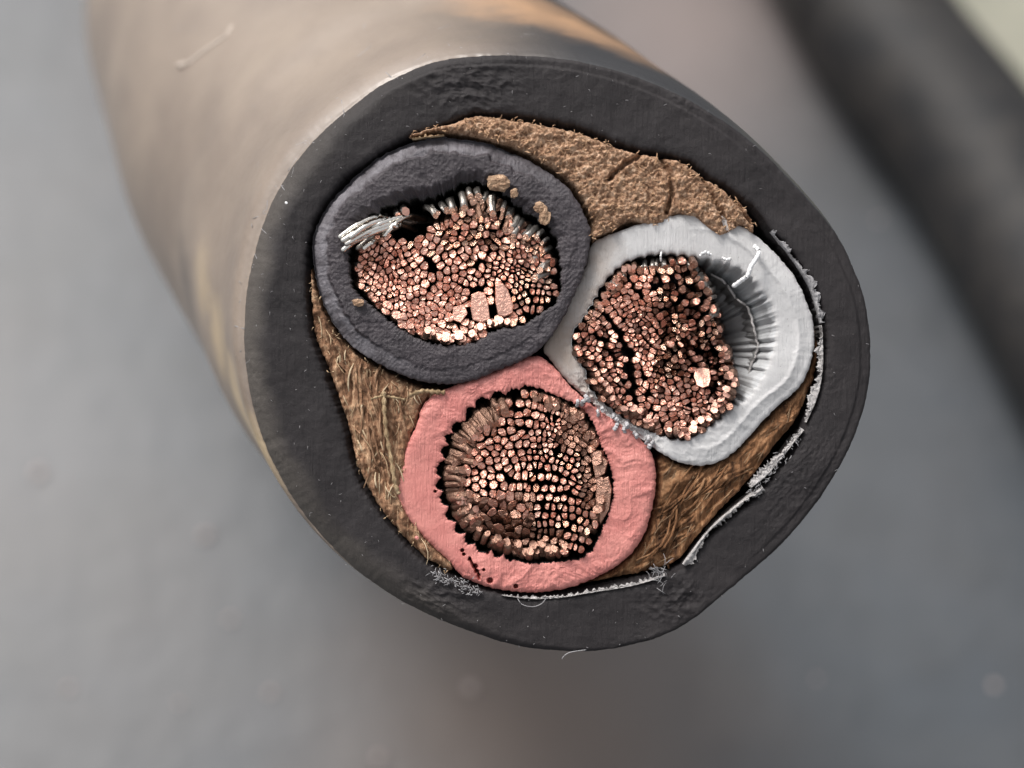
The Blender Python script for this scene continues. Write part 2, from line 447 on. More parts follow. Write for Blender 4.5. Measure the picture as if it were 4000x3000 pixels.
# ---- insulation tubes
def build_ring(name, c, OUT, IN, mat_face, mat_bore, height, NT=900, NR=56, edge_o=.012, edge_i=.01, scallop=0, nsc=40,
               rough_o=None, wall=None, bev_o=.03, bev_i=.02, zbase=0, label=None, floor=True, zout=-.9, scmask=None, scf=None):
    th = np.linspace(-np.pi, np.pi, NT, endpoint=False); ct, st_ = np.cos(th), np.sin(th)
    ro = radial(PA(OUT), c, th); ri = radial(PA(IN), c, th)
    ro = ro + edge_o * fbm(ct * 20, st_ * 20, 4, 41)
    if rough_o is not None: ro = ro + rough_o(c[0] + ro * ct, c[1] + ro * st_)
    ph = th * nsc + 2.5 * fbm(ct * 3, st_ * 3, 2, 45)
    sc = scallop * (np.abs(np.sin(ph / 2)) - .6) * (scmask(ct, st_) if scmask else 1)
    ri = ri + edge_i * fbm(ct * 30, st_ * 30, 3, 43) + sc
    rows = []; kinds = []
    rows.append((np.full(NT, c[0]), np.full(NT, c[1]), np.full(NT, -1.05))); kinds.append(1)
    wz = [-1.05, -.85, -.65, -.5, -.36, -.24, -.15, -.09, -.05]
    for z in wz:
        rr = ri.copy()
        if wall is not None: rr = rr + wall(th, z, ct, st_)
        zt = zbase
        rows.append((c[0] + rr * ct, c[1] + rr * st_, np.full(NT, z + zt))); kinds.append(1)
    for k in range(NR + 1):
        u = k / NR
        rr = ri + .004 + (ro - ri - .008) * u
        x = c[0] + rr * ct; y = c[1] + rr * st_
        di = rr - ri; do = ro - rr
        z = zbase - bev_i * np.exp(-di / .015) - bev_o * np.exp(-do / .02) + height(x, y, di, do, th)
        rows.append((x, y, z)); kinds.append(0)
    for z in (-.10, -.2, -.4, zout):
        rr = ro - .01
        rows.append((c[0] + rr * ct, c[1] + rr * st_, np.full(NT, z + zbase))); kinds.append(0)
    V = np.stack([np.stack(r, -1) for r in rows], 0).reshape(-1, 3)
    F = grid_faces(len(rows), NT)
    kk = np.array(kinds)
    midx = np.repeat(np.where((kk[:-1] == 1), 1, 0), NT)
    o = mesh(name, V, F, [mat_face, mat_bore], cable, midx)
    if scf:
        rr_ = np.hypot(V[:, 0] - c[0], V[:, 1] - c[1]).reshape(-1, NT)
        scuff(o, scf(V[:, 0], V[:, 1], (ro[None, :] - rr_).ravel(), np.tile(th, len(rows))))
    if label: o['label'] = label
    return o

def h_black(x, y, di, do, th):
    z = .02 * fbm(x * 1.8, y * 1.8, 3, 51) + .006 * fbm(x * 10, y * 10, 4, 52)
    # ragged step near the rim along the upper left
    rim = .14 + .05 * fbm(x * 7, y * 7, 4, 53)
    s = sst(-.3, .5, -np.cos(th) * .75 + np.sin(th) * .75)
    z = z - .045 * sst(.0, .03, rim - do) * (.2 + .8 * s) - .08 * s * sst(.12, .0, do)
    t = sst(.0, .3, fbm(x * 1.6, y * 1.6, 2, 54))
    z = z + (.35 + t) * (.014 * ridged(x * 6 + y * 2, y * 5, 3, 55)) + .006 * ridged(x * 24, y * 24, 2, 56)
    z = z - .05 * sst(.10, .0, di) * sst(-.2, .8, np.sin(th))
    return z
def scf_black(x, y, do, th):
    s_ = sst(-.55, .6, -np.cos(th) * .8 + np.sin(th) * .55)
    rim = .13 + .05 * fbm(x * 7, y * 7, 4, 53)
    m = sst(.0, .03, rim - do) * (.04 + .96 * s_) * (.6 + .8 * fbm(x * 9, y * 9, 4, 57))
    lip = .0
    return np.clip(m, 0, 1)
core_black = build_ring('core_insulation', P(1775, 1030), A_OUT, A_IN, MAT['black_ins'], MAT['bore'], h_black,
                        scallop=.028, nsc=40, zbase=.07, edge_o=.016, edge_i=.022, scf=scf_black, scmask=lambda c, s: .25 + .75 * sst(-.2, .4, s), label='purplish black core insulation with a ragged stepped rim')

def h_white(x, y, di, do, th):
    z = .018 * fbm(x * 1.5, y * 1.5, 2, 61) + .0015 * fbm(x * 14, y * 14, 3, 62)
    lowright = sst(P(2500, 0)[0], P(2700, 0)[0], x) * sst(P(0, 1450)[1], P(0, 1600)[1], y)
    z = z + (.25 + lowright) * .012 * ridged(x * 4.2 + y, y * 4.2, 3, 63) * sst(.1, .5, fbm(x * 1.2, y * 1.2, 2, 64) + lowright * .5)
    # narrow ridge just inside the right-hand rim
    r = sst(-.1, .5, np.cos(th))
    z = z + r * .010 * np.exp(-((do - .13) / .02) ** 2) - r * .012 * sst(.11, .05, do)
    # shredded lower left edge
    a = sst(.25, .0, np.hypot(x - P(2380, 1650)[0], y - P(2380, 1650)[1]) - .28)
    z = z + a * (.05 * ridged(x * 9, y * 9, 3, 66) - .05)
    # the upper left lies lower, where it was dragged under the black core
    z = z - .06 * sst(P(2500, 0)[0], P(2200, 0)[0], x)
    return z
def ro_white(x, y):
    a = np.exp(-((np.hypot(x - P(2400, 1660)[0], y - P(2400, 1660)[1])) / .35) ** 2)
    return a * (.05 * fbm(x * 14, y * 14, 3, 67) + .03)
def wall_white(th, z, ct, st_):
    # the cavity wall on the right leans inwards with depth and is grooved by the strands that lay there
    s = sst(.1, .8, ct)
    return -s * (.34 * sst(0, -.9, z)) - s * .050 * (.7 + .5 * pn(th * 6, th * 0, 4)) * np.abs(np.sin(th * 21 + 2.5 * pn(th * 5, th * 0, 3))) * sst(0, -.06, z) 
core_white = build_ring('core_insulation', P(2650, 1360), B_OUT, B_IN, MAT['white_ins'], MAT['bore_white'], h_white,
                        scallop=.018, nsc=52, zbase=-.005, rough_o=ro_white, wall=wall_white, edge_i=.009, label='grey white core insulation with a hollow beside its strands')

PITS = [(1806,2150,9),(1812,2165,8),(1856,2212,13),(1862,2232,12),(1870,2248,10),(1914,2268,14),(2015,2290,11),(1833,2185,7),(1700,1920,7),(1905,2160,8),(2110,2135,8),(1890,2225,7)]
def h_pink(x, y, di, do, th):
    z = .03 * fbm(x * 1.4, y * 1.4, 3, 71) + .002 * fbm(x * 14, y * 14, 3, 72)
    top = sst(P(0, 1800)[1], P(0, 1600)[1], y); right = sst(P(2250, 0)[0], P(2400, 0)[0], x)
    w = np.clip(top + .6 * right + sst(P(0, 2150)[1], P(0, 2230)[1], y), 0, 1.3)
    sx = x + .25 * fbm(x * 3, y * 3, 2, 75); sy = y + .25 * fbm(x * 3, y * 3, 2, 76)
    z = z + w * .020 * ridged(sx * 3.6, sy * 3.6, 3, 73) + .003 * ridged(x * 17, y * 17, 2, 74) * (.3 + w)
    crk = seg_dist(x, y, PA([(1835,2180),(1850,2215),(1868,2240),(1872,2262)]), False)
    z = z - .09 * sst(.014, .0, crk)
    for (a, b, r) in PITS:
        d = np.hypot(x - P(a, b)[0], y - P(a, b)[1]); z = z - .11 * sst(r / U, r / U * .4, d)
    g = seg_dist(x, y, PA([(2300,1560),(2250,1640),(2262,1700)]), False)
    z = z - .05 * sst(.05, .0, g + .02 * fbm(x * 15, y * 15, 2, 77))
    return z
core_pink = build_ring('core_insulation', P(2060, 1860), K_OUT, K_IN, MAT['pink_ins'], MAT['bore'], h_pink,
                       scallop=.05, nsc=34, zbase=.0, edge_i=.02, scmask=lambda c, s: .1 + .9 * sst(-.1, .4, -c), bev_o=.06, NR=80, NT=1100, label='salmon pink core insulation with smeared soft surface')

# ---- fillers
def build_filler(poly, name, mat, hfun, step=5.0, zb=-.03, label=None):
    q = catmull(PA(poly), 3)
    x0, y0 = q.min(0) - .02; x1, y1 = q.max(0) + .02
    s = step / U
    xs = np.arange(x0, x1, s); ys = np.arange(y0, y1, s)
    X, Y = np.meshgrid(xs, ys)
    wx = X + .012 * fbm(X * 22, Y * 22, 3, 81); wy = Y + .012 * fbm(X * 22, Y * 22, 3, 82)
    ins = inside(wx, wy, q); d = seg_dist(wx, wy, q)
    sd_ = np.where(ins, d, -d)
    Zh = zb + hfun(X, Y, sd_) - .45 * sst(.02, -.03, sd_) - .04 * sst(.06, .0, sd_)
    keep = sd_ > -.035
    idx = -np.ones(X.shape, int); idx[keep] = np.arange(keep.sum())
    a, b, c_, e = idx[:-1, :-1], idx[:-1, 1:], idx[1:, 1:], idx[1:, :-1]
    ok = (a >= 0) & (b >= 0) & (c_ >= 0) & (e >= 0)
    F = np.stack([a[ok], b[ok], c_[ok], e[ok]], -1)
    V = np.stack([X[keep], Y[keep], Zh[keep]], -1)
    o = mesh(name, V, F, mat, cable)
    if label: o['label'] = label
    return o, q

F_TOP = [(1590,527),(1690,492),(1760,478),(1850,448),(1930,452),(2000,462),(2136,486),(2271,515),(2407,570),(2506,597),(2600,612),(2678,636),(2769,700),(2859,755),(2920,815),(2952,880),(2942,912),(2900,885),(2859,905),(2814,925),(2769,904),(2735,870),(2690,846),(2633,843),(2600,872),(2542,886),(2500,872),(2452,868),(2389,908),(2340,925),(2318,950),(2306,925),(2318,880),(2290,818),(2222,712),(2120,640),(2020,583),(1940,560),(1860,540),(1787,522),(1693,519),(1620,540)]
F_LEFT = [(1203,1020),(1216,1060),(1242,1140),(1280,1240),(1339,1330),(1426,1401),(1534,1459),(1640,1508),(1700,1518),(1737,1528),(1720,1548),(1668,1560),(1650,1590),(1632,1640),(1645,1655),(1618,1680),(1604,1730),(1592,1790),(1600,1880),(1575,1925),(1566,1950),(1610,2015),(1668,2090),(1720,2150),(1765,2195),(1772,2228),(1750,2242),(1700,2212),(1640,2172),(1575,2110),(1495,2013),(1430,1905),(1385,1806),(1355,1676),(1318,1558),(1265,1413),(1222,1304),(1206,1124)]
F_RIGHT = [(2572,1800),(2600,1775),(2651,1812),(2760,1824),(2868,1776),(2977,1664),(3049,1591),(3129,1519),(3176,1420),(3193,1300),(3205,1300),(3208,1420),(3186,1500),(3125,1640),(3040,1745),(2950,1865),(2868,1955),(2768,2060),(2665,2190),(2573,2232),(2457,2258),(2330,2282),(2240,2302),(2348,2252),(2462,2178),(2528,2081),(2566,1951),(2573,1842)]
def hf_top(x, y, d):
    z = .03 * fbm(x * 2, y * 2, 3, 91) + .055 * fbm(x * 10, y * 10, 5, 92, .66) + .02 * ridged(x * 24, y * 24, 2, 93)
    for seg in ([(2570,600),(2620,680),(2625,760),(2605,830)], [(2745,690),(2790,780),(2830,850),(2840,890)], [(2840,740),(2900,820),(2935,870)], [(2380,700),(2440,640),(2500,610)]):
        dd = seg_dist(x, y, PA(seg), False) + .015 * fbm(x * 13, y * 13, 3, 94)
        z = z - .11 * sst(.03, .0, dd)
    return z
def hf_left(x, y, d):
    a = .28; u = x * math.cos(a) - y * math.sin(a) * -1; v = -x * math.sin(a) + y * math.cos(a)
    u = x * math.cos(a) + y * math.sin(a); v = -x * math.sin(a) + y * math.cos(a)
    wu = u + .05 * fbm(x * 3, y * 3, 2, 96)
    return .03 * fbm(x * 2, y * 2, 3, 95) + .055 * ridged(wu * 9, v * 2.2, 3, 97) + .03 * fbm(x * 13, y * 13, 3, 98, .6) - .05
def hf_right(x, y, d):
    a = -.8; u = x * math.cos(a) + y * math.sin(a); v = -x * math.sin(a) + y * math.cos(a)
    wu = u + .10 * fbm(x * 2.5, y * 2.5, 2, 96)
    return .03 * fbm(x * 2, y * 2, 3, 99) + .055 * ridged(wu * 8, v * 1.8, 3, 100) + .02 * fbm(x * 13, y * 13, 3, 101, .6) - .08
fil_t, qt = build_filler(F_TOP, 'filler', MAT['jute_top'], hf_top, 4.5, .03, 'crumbly tan filler above the cores')
fil_l, ql = build_filler(F_LEFT, 'filler', MAT['jute_left'], hf_left, 4.5, .0, 'fibrous brown filler left of the pink core')
fil_r, qr = build_filler(F_RIGHT, 'filler', MAT['jute_right'], hf_right, 4.5, -.02, 'dark resinous brown filler under the grey white core')

# ---- fibres: short bent hairs, gathered into one mesh per filler
def tubes(paths, radii, ns=4):
    V = []; F = []
    for path, rad in zip(paths, radii):
        n = len(path); base = len(V)
        for i in range(n):
            p = Vector(path[i]); t = (Vector(path[min(i + 1, n - 1)]) - Vector(path[max(i - 1, 0)])).normalized()
            a = t.orthogonal().normalized(); b = t.cross(a)
            r = rad if 0 < i < n - 1 else rad * .55
            for k in range(ns):
                an = 2 * math.pi * k / ns
                V.append(tuple(p + a * math.cos(an) * r + b * math.sin(an) * r))
        for i in range(n - 1):
            for k in range(ns):
                k2 = (k + 1) % ns
                F.append((base + i * ns + k, base + i * ns + k2, base + (i + 1) * ns + k2, base + (i + 1) * ns + k))
        F.append(tuple(base + k for k in range(ns))[::-1]); F.append(tuple(base + (n - 1) * ns + k for k in range(ns)))
    return V, F

def fibres(q, parent, hf, zb, n, ang, spread, L, rad, mat, name='fibre_tufts', lift=.02, edge=.05):
    x0, y0 = q.min(0); x1, y1 = q.max(0)
    cx = rng.random(n * 6) * (x1 - x0) + x0; cy = rng.random(n * 6) * (y1 - y0) + y0
    ins = inside(cx, cy, q); cx, cy = cx[ins][:n], cy[ins][:n]
    dd = seg_dist(cx, cy, q); k_ = (dd > max(edge, L[1] * .22)) if edge > .02 else (dd < .06); cx, cy, dd = cx[k_], cy[k_], dd[k_]
    zc = zb + hf(cx, cy, dd)
    paths = []; rads = []
    for x, y, z in zip(cx, cy, zc):
        a = ang + rnd.gauss(0, spread); l = rnd.uniform(*L); cur = rnd.gauss(0, .35)
        pts = []; k = 5
        for i in range(k):
            t = i / (k - 1) - .5; aa = a + cur * t
            pts.append((x + math.cos(aa) * l * t, y + math.sin(aa) * l * t, float(z) + lift * (1 - (2 * t) ** 2) + rnd.gauss(0, .006) - .008))
        paths.append(pts); rads.append(rnd.uniform(*rad))
    V, F = tubes(paths, rads, 4)
    return mesh(name, V, F, mat, parent, smooth=True, kind='stuff')
fibres(qt, fil_t, hf_top, .03, 700, 0.6, 1.4, (.02, .07), (.003, .005), MAT['fibre_tan'], lift=.008)
fibres(qt, fil_t, hf_top, .03, 420, 0.9, 1.3, (.02, .055), (.003, .006), MAT['fibre_tan'], 'frayed_edge', .02, edge=0)
fibres(ql, fil_l, hf_left, .0, 160, 1.2, .7, (.02, .05), (.003, .006), MAT['fibre'], 'frayed_edge', .02, edge=0)
fibres(ql, fil_l, hf_left, .0, 130, 1.78, .25, (.05, .18), (.003, .006), MAT['fibre'], lift=.006)
fibres(ql, fil_l, hf_left, .0, 30, 1.75, .3, (.10, .26), (.004, .009), MAT['fibre_pale'], 'pale_fibre_tufts', .015)
fibres(qr, fil_r, hf_right, -.02, 160, .86, .22, (.08, .26), (.003, .0055), MAT['fibre_dark'], lift=.006)
def rope(pts, zz, r, name, mat, parent, wob=.2, **kw):
    p = catmull(PA(pts), 8, False); n = len(p)
    path = [(a[0], a[1], float(np.interp(i / (n - 1), np.linspace(0, 1, len(zz)), zz))) for i, a in enumerate(p)]
    V = []; F = []; ns = 7
    for i in range(n):
        q = Vector(path[i]); t = (Vector(path[min(i + 1, n - 1)]) - Vector(path[max(i - 1, 0)])).normalized()
        a = t.orthogonal().normalized(); b = t.cross(a); rr = r * (1 + wob * math.sin(i * 1.7) + .5 * wob * rnd.uniform(-1, 1)) * (.6 if i in (0, n - 1) else 1)
        for k in range(ns):
            an = 2 * math.pi * k / ns + i * .3; V.append(tuple(q + (a * math.cos(an) + b * .8 * math.sin(an)) * rr))
    for i in range(n - 1):
        for k in range(ns):
            k2 = (k + 1) % ns; F.append((i * ns + k, i * ns + k2, (i + 1) * ns + k2, (i + 1) * ns + k))
    F.append(tuple(range(ns))[::-1]); F.append(tuple((n - 1) * ns + k for k in range(ns)))
    return mesh(name, V, F, mat, parent, **kw)
MAT['straw'] = jute('pale_straw', (.16, .11, .06), (.40, .28, .16), (.62, .48, .30), (30, 7, .1))
fibres(ql, fil_l, hf_left, .0, 90, 1.78, .16, (.22, .55), (.008, .017), MAT['jute_left'], 'fibre_bundles', .012)
fibres(qr, fil_r, hf_right, -.02, 110, .86, .14, (.25, .65), (.007, .016), MAT['jute_right'], 'fibre_bundles', .012)
# two thick pale straws lying in the left filler
def straw(pts, r, z): return rope(pts, [z, z + .01, z - .01, z + .01, z - .01], r, 'straw', MAT['straw'], fil_l, .3)
straw([(1500,1530),(1503,1600),(1512,1700),(1530,1800),(1545,1890),(1560,1930)], .019, .03)
straw([(1450,1560),(1490,1548),(1540,1552),(1585,1562)], .011, .03)
straw([(1600,1545),(1650,1528),(1690,1530),(1738,1534)], .019, .03)

# ---- white tape wrapped between filler and jacket, torn at its edge
def ribbon(pts, w0, z0, amp, name, mat, label=None, n=420, nw=8, seed=0, side=1, tear=.05):
    p = catmull(PA(pts), 24, False)
    L = np.concatenate([[0], np.cumsum(np.hypot(*np.diff(p, axis=0).T))])
    s = np.linspace(0, L[-1], n)
    x = np.interp(s, L, p[:, 0]); y = np.interp(s, L, p[:, 1])
    tx = np.gradient(x); ty = np.gradient(y); l = np.hypot(tx, ty); nx, ny = -ty / l * side, tx / l * side
    ww = w0 * (np.interp(np.linspace(0, 1, n), np.linspace(0, 1, len(amp)), amp))
    wj = ww + tear * fbm(s * 9, s * 0 + 3, 4, seed) * np.sign(w0) + .03 * fbm(s * 40, s * 0 + 8, 2, seed + 4)
    wj = np.clip(wj, .006, None)
    rows = []
    for k in range(-3, nw + 1):
        if k < 0:
            rows.append((x - nx * .002 * k, y - ny * .002 * k, z0 - .12 * (-k) - .02 + 0 * x)); continue
        u = k / nw
        zz = z0 + .02 * fbm(s * 5, s * 0 + u * 2, 3, seed + 7) + .012 * pn(s * 30, u * 6 + 0 * s, seed + 9) - .02 * u
        rows.append((x + nx * wj * u, y + ny * wj * u, zz))
    V = np.stack([np.stack(r, -1) for r in rows], 0).reshape(-1, 3)
    nr = len(rows)
    i = np.arange(nr - 1)[:, None]; j = np.arange(n - 1)[None, :]
    F = np.stack([i * n + j, i * n + j + 1, (i + 1) * n + j + 1, (i + 1) * n + j], -1).reshape(-1, 4)
    o = mesh(name, V, F, mat, cable)
    if label: o['label'] = label
    return o
ribbon([(2700,2235),(2668,2205),(2768,2075),(2868,1985),(2945,1925),(2975,1900)][1:], .050, .03, [.4, 1.0, .5, .8, .3, .9], 'binder_tape', MAT['tape'], 'torn white tape at the lower right', seed=3, side=-1)
ribbon([(2935,1905),(3000,1850),(3060,1780),(3110,1715),(3140,1680)], .055, .02, [.9, 1.1, .8, .5, .3], 'binder_tape', MAT['tape'], 'fuzzy torn white tape below the grey white core', seed=13, side=1, tear=.06, n=300)
ribbon([(3150,1650),(3195,1540),(3212,1440),(3214,1320),(3208,1270)], .042, .015, [.3, 1.1, .8, 1, .4], 'binder_tape', MAT['tape'], 'white tape along the right of the grey white core', seed=23, side=1)
ribbon([(3010,905),(3090,1000),(3160,1110),(3195,1210),(3208,1262)], .035, .02, [.3, .8, 1, .9, .2], 'binder_tape', MAT['lint'], 'thin grey frayed tape at the upper right', seed=33, side=1)
ribbon([(1960,2325),(2060,2338),(2180,2336),(2300,2316),(2457,2290),(2560,2262),(2600,2250)], .022, .012, [.2, .6, .8, .7, 1, 1, .8], 'binder_tape', MAT['tape'], 'thin white tape under the pink core', seed=43, side=1, tear=.012)
ribbon([(1735,530),(1650,540),(1610,545)], .018, .04, [.5, .8, .2], 'binder_tape', MAT['fibre'], 'thin tan tape above the black core', n=80, seed=53, side=-1, tear=.01)

# ---- torn liner inside the hollow of the grey white core
def liner():
    e = PA([(2790,1062),(2850,1105),(2895,1165),(2930,1190),(2952,1240),(2962,1300),(2975,1345),(2962,1400),(2948,1425),(2938,1480),(2915,1525),(2880,1575)])
    p = catmull(e, 30, False); n = len(p)
    s = np.arange(n) / n
    jx = .012 * fbm(s * 40, s * 0, 3, 111)
    rows = []
    bx, by = P(2790, 1330)
    for k in range(22):
        u = k / 21
        z = -.22 - .75 * u ** .8
        pull = .50 * u
        x = p[:, 0] + jx + (bx - p[:, 0]) * pull; y = p[:, 1] + (by - p[:, 1]) * pull * .4
        g = .016 * np.abs(np.sin(s * 70 + 1.2 * pn(s * 14, s * 0, 5)))
        rows.append((x - g * sst(0, .15, u), y, np.full(n, z) + .05 * fbm(s * 12, s * 0 + 2, 3, 112) * (1 - u)))
    V = np.stack([np.stack(r, -1) for r in rows], 0).reshape(-1, 3)
    i = np.arange(len(rows) - 1)[:, None]; j = np.arange(n - 1)[None, :]
    F = np.stack([i * n + j, i * n + j + 1, (i + 1) * n + j + 1, (i + 1) * n + j], -1).reshape(-1, 4)
    o = mesh('torn_liner', V, F, MAT['liner'], core_white)
    path = [(a[0] + b_, a[1], c_) for a, b_, c_ in zip(p[::4], jx[::4], rows[0][2][::4])]
    V, F = tubes([path], [.010], 5)
    mesh('liner_edge', V, F, MAT['tape'], core_white)
MAT['liner'] = simple('grey_liner', (.13, .13, .13), .6, (.20, .20, .20), 6)
liner()
# white sliver hanging over the hollow
rope([(2943,962),(2958,985),(2948,1010),(2925,1045),(2912,1080),(2888,1100),(2858,1122)], (.04, .10, .12, .12, .10, .05), .019, 'plastic_sliver', MAT['white'], core_white, .12)
rope([(2583,984),(2580,1000),(2582,1020)], (.02, .03, .0), .009, 'plastic_sliver', MAT['white'], core_white)
rope([(2735,1000),(2750,988),(2775,996)], (.02, .05, .02), .014, 'plastic_sliver', MAT['white'], core_white, .4)
rope([(2820,1008),(2838,1016),(2852,1012)], (.02, .04, .02), .012, 'plastic_sliver', MAT['white'], core_white, .4)
# shredded flakes on the lower left rim of the grey white core
for i in range(12):
    t = i / 11
    x = 2245 + 290 * t + rnd.gauss(0, 14); y = 1545 + 175 * t + rnd.gauss(0, 16)
    a = rnd.uniform(-2.4, -.6); l = rnd.uniform(14, 34)
    rope([(x, y), (x + math.cos(a) * l * .5 + rnd.gauss(0, 4), y - math.sin(a) * l * .5), (x + math.cos(a) * l, y - math.sin(a) * l)],
         (.0, rnd.uniform(.02, .07), rnd.uniform(-.02, .04)), rnd.uniform(.012, .022), 'plastic_shred', MAT['shred'], core_white, .2)

# ------------------------------------------------------------------ copper strands
def clip_poly(poly, nx, ny, d):
    out = []; m = len(poly)
    for i in range(m):
        a = poly[i]; b = poly[(i + 1) % m]
        da = a[0] * nx + a[1] * ny - d; db = b[0] * nx + b[1] * ny - d
        if da <= 0: out.append(a)
        if (da < 0 < db) or (db < 0 < da):
            t = da / (da - db); out.append((a[0] + (b[0] - a[0]) * t, a[1] + (b[1] - a[1]) * t))
    return out

def strand_mesh(poly, c, z, tilt, lean, depth, bev=.84, steps=2, edgez=.010):
    """prism with a bevelled, tilted cut end; poly is relative to c"""
    n = len(poly); V = []; F = []; mi = []
    V.append((c[0], c[1], z + rnd.gauss(0, .002)))
    for (x, y) in poly: V.append((c[0] + x * bev, c[1] + y * bev, z + x * tilt[0] + y * tilt[1] + rnd.gauss(0, .0035)))
    for (x, y) in poly: V.append((c[0] + x, c[1] + y, z - edgez + x * tilt[0] + y * tilt[1]))
    for s in range(1, steps + 1):
        u = s / steps; w = u ** .8
        for (x, y) in poly: V.append((c[0] + x * (1 - .05 * u) + lean[0] * w, c[1] + y * (1 - .05 * u) + lean[1] * w, z - edgez - depth * u + (x * tilt[0] + y * tilt[1]) * (1 - u)))
    for k in range(n):
        k2 = (k + 1) % n
        F.append((0, 1 + k, 1 + k2)); mi.append(0)
        F.append((1 + k, 1 + n + k, 1 + n + k2, 1 + k2)); mi.append(0)
        for s in range(steps):
            b0 = 1 + n * (1 + s); b1 = b0 + n
            F.append((b0 + k, b1 + k, b1 + k2, b0 + k2)); mi.append(1)
    return V, F, mi

def build_strands(core, bound, center, pitch, rot, field, cracks, removed, seed, extra=(), aniso=None, rk=.66):
    """hexagonally packed strands, disturbed; one object each for the largest, the rest joined"""
    r_ = random.Random(seed)
    b = catmull(PA(bound), 4)
    p = pitch / U
    x0, y0 = b.min(0) - .1; x1, y1 = b.max(0) + .1
    cx, cy = (x0 + x1) / 2, (y0 + y1) / 2; Rm = max(x1 - x0, y1 - y0) * .75
    pts = []
    nn = int(Rm / p) + 2
    for i in range(-nn, nn + 1):
        for j in range(-int(nn * 1.2), int(nn * 1.2) + 1):
            u = (i + .5 * (j & 1)) * p; v = j * p * .866
            if aniso: u *= aniso[0]; v *= aniso[1]
            pts.append((cx + u * math.cos(rot) - v * math.sin(rot), cy + u * math.sin(rot) + v * math.cos(rot)))
    pts = np.array(pts)
    wx = .22 * fbm(pts[:, 0] * 1.2, pts[:, 1] * 1.2, 3, seed); wy = .22 * fbm(pts[:, 0] * 1.1, pts[:, 1] * 1.1, 2, seed + 5)
    pts = pts + np.stack([wx, wy], 1) + rng.normal(size=pts.shape) * p * .15
    for (seg, wd) in cracks:
        s_ = PA(seg)
        # push strands sideways off the crack
        for i in range(len(s_) - 1):
            ax, ay = s_[i]; bx, by = s_[i + 1]; vx, vy = bx - ax, by - ay; L = math.hypot(vx, vy); vx /= L; vy /= L
            t = (pts[:, 0] - ax) * vx + (pts[:, 1] - ay) * vy; dn = -(pts[:, 0] - ax) * vy + (pts[:, 1] - ay) * vx
            m = (t > -.01) & (t < L + .01)
            sh = np.where(m, np.sign(dn) * wd / U * .5 * np.exp(-np.abs(dn) / .12), 0)
            pts[:, 0] += -vy * sh; pts[:, 1] += vx * sh
    keep = inside(pts[:, 0], pts[:, 1], b) & (seg_dist(pts[:, 0], pts[:, 1], b) > p * .08)
    for (hx, hy, hr) in removed:
        h = P(hx, hy); keep &= np.hypot(pts[:, 0] - h[0], pts[:, 1] - h[1]) > hr / U
    for (poly, *_r) in extra:
        e = PA(poly); keep &= ~(inside(pts[:, 0], pts[:, 1], e) | (seg_dist(pts[:, 0], pts[:, 1], e) < p * .28))
    pts = pts[keep]
    D2 = np.hypot(pts[:, None, 0] - pts[None, :, 0], pts[:, None, 1] - pts[None, :, 1])
    dist_b = seg_dist(pts[:, 0], pts[:, 1], b)
    items = []
    for i, (x, y) in enumerate(pts):
        f = field(x * U + 2000, 1500 - y * U, dist_b[i] * U, r_)
        nb = np.argsort(D2[i])[1:13]
        rmax = p * rk * f.get('size', 1)
        n = 12
        poly = [(rmax * math.cos(2 * math.pi * k / n), rmax * math.sin(2 * math.pi * k / n)) for k in range(n)]
        for j in nb:
            dx, dy = pts[j] - pts[i]; d = math.hypot(dx, dy)
            if d > p * 2: continue
            gap = f.get('gap', .045) * p + r_.random() * .05 * p
            poly = clip_poly(poly, dx / d, dy / d, d / 2 - gap * .5)
            if len(poly) < 3: break
        if len(poly) < 3: continue
        el = 1 + r_.gauss(0, .10); ea = r_.uniform(0, 3.14); ce, se = math.cos(ea), math.sin(ea)   # no two are squashed alike
        poly = [((a * ce + b2 * se) * el * ce - (-a * se + b2 * ce) / el * se, (a * ce + b2 * se) * el * se + (-a * se + b2 * ce) / el * ce) for a, b2 in poly]
        poly = [(a * (1 + r_.gauss(0, .06)), b2 * (1 + r_.gauss(0, .06))) for a, b2 in poly]
        # thin out nearly coincident corners
        q = []
        for a in poly:
            if not q or math.hypot(a[0] - q[-1][0], a[1] - q[-1][1]) > p * .12: q.append(a)
        if len(q) > 3 and math.hypot(q[0][0] - q[-1][0], q[0][1] - q[-1][1]) < p * .12: q.pop()
        if len(q) < 4: continue
        q = [p_ for k in range(len(q)) for p_ in ((q[k][0] * .76 + q[(k + 1) % len(q)][0] * .24, q[k][1] * .76 + q[(k + 1) % len(q)][1] * .24), (q[k][0] * .24 + q[(k + 1) % len(q)][0] * .76, q[k][1] * .24 + q[(k + 1) % len(q)][1] * .76))]
        ar = abs(sum(q[k][0] * q[(k + 1) % len(q)][1] - q[(k + 1) % len(q)][0] * q[k][1] for k in range(len(q)))) / 2
        gx, gy = .75 * float(fbm(x * 2.2, y * 2.2, 2, seed + 11)), .75 * float(fbm(x * 2.2, y * 2.2, 2, seed + 12))
        f['tx'] = f.get('tx', 0) + gx; f['ty'] = f.get('ty', 0) + gy; f['z'] += .05 * float(fbm(x * 3, y * 3, 2, seed + 13))
        if f.get('mats', 0) == 2: f['tx'] = .26; f['ty'] = -.54; f['tj'] = .22
        mv = strand_mesh(q, (x, y), f['z'] + r_.gauss(0, f.get('zj', .018)), (f.get('tx', 0) + r_.gauss(0, f.get('tj', .3)), f.get('ty', 0) + r_.gauss(0, f.get('tj', .3))),
                         f.get('lean', (0, 0)), f.get('depth', .75), edgez=f.get('ez', .012))
        items.append((ar, mv, f.get('mats', 0)))
    items.sort(key=lambda a: -a[0])
    ms = [[MAT['cu'], MAT['cu_side']], [MAT['cu_dark'], MAT['cu_side']], [MAT['cu_bright'], MAT['cu_side']]]
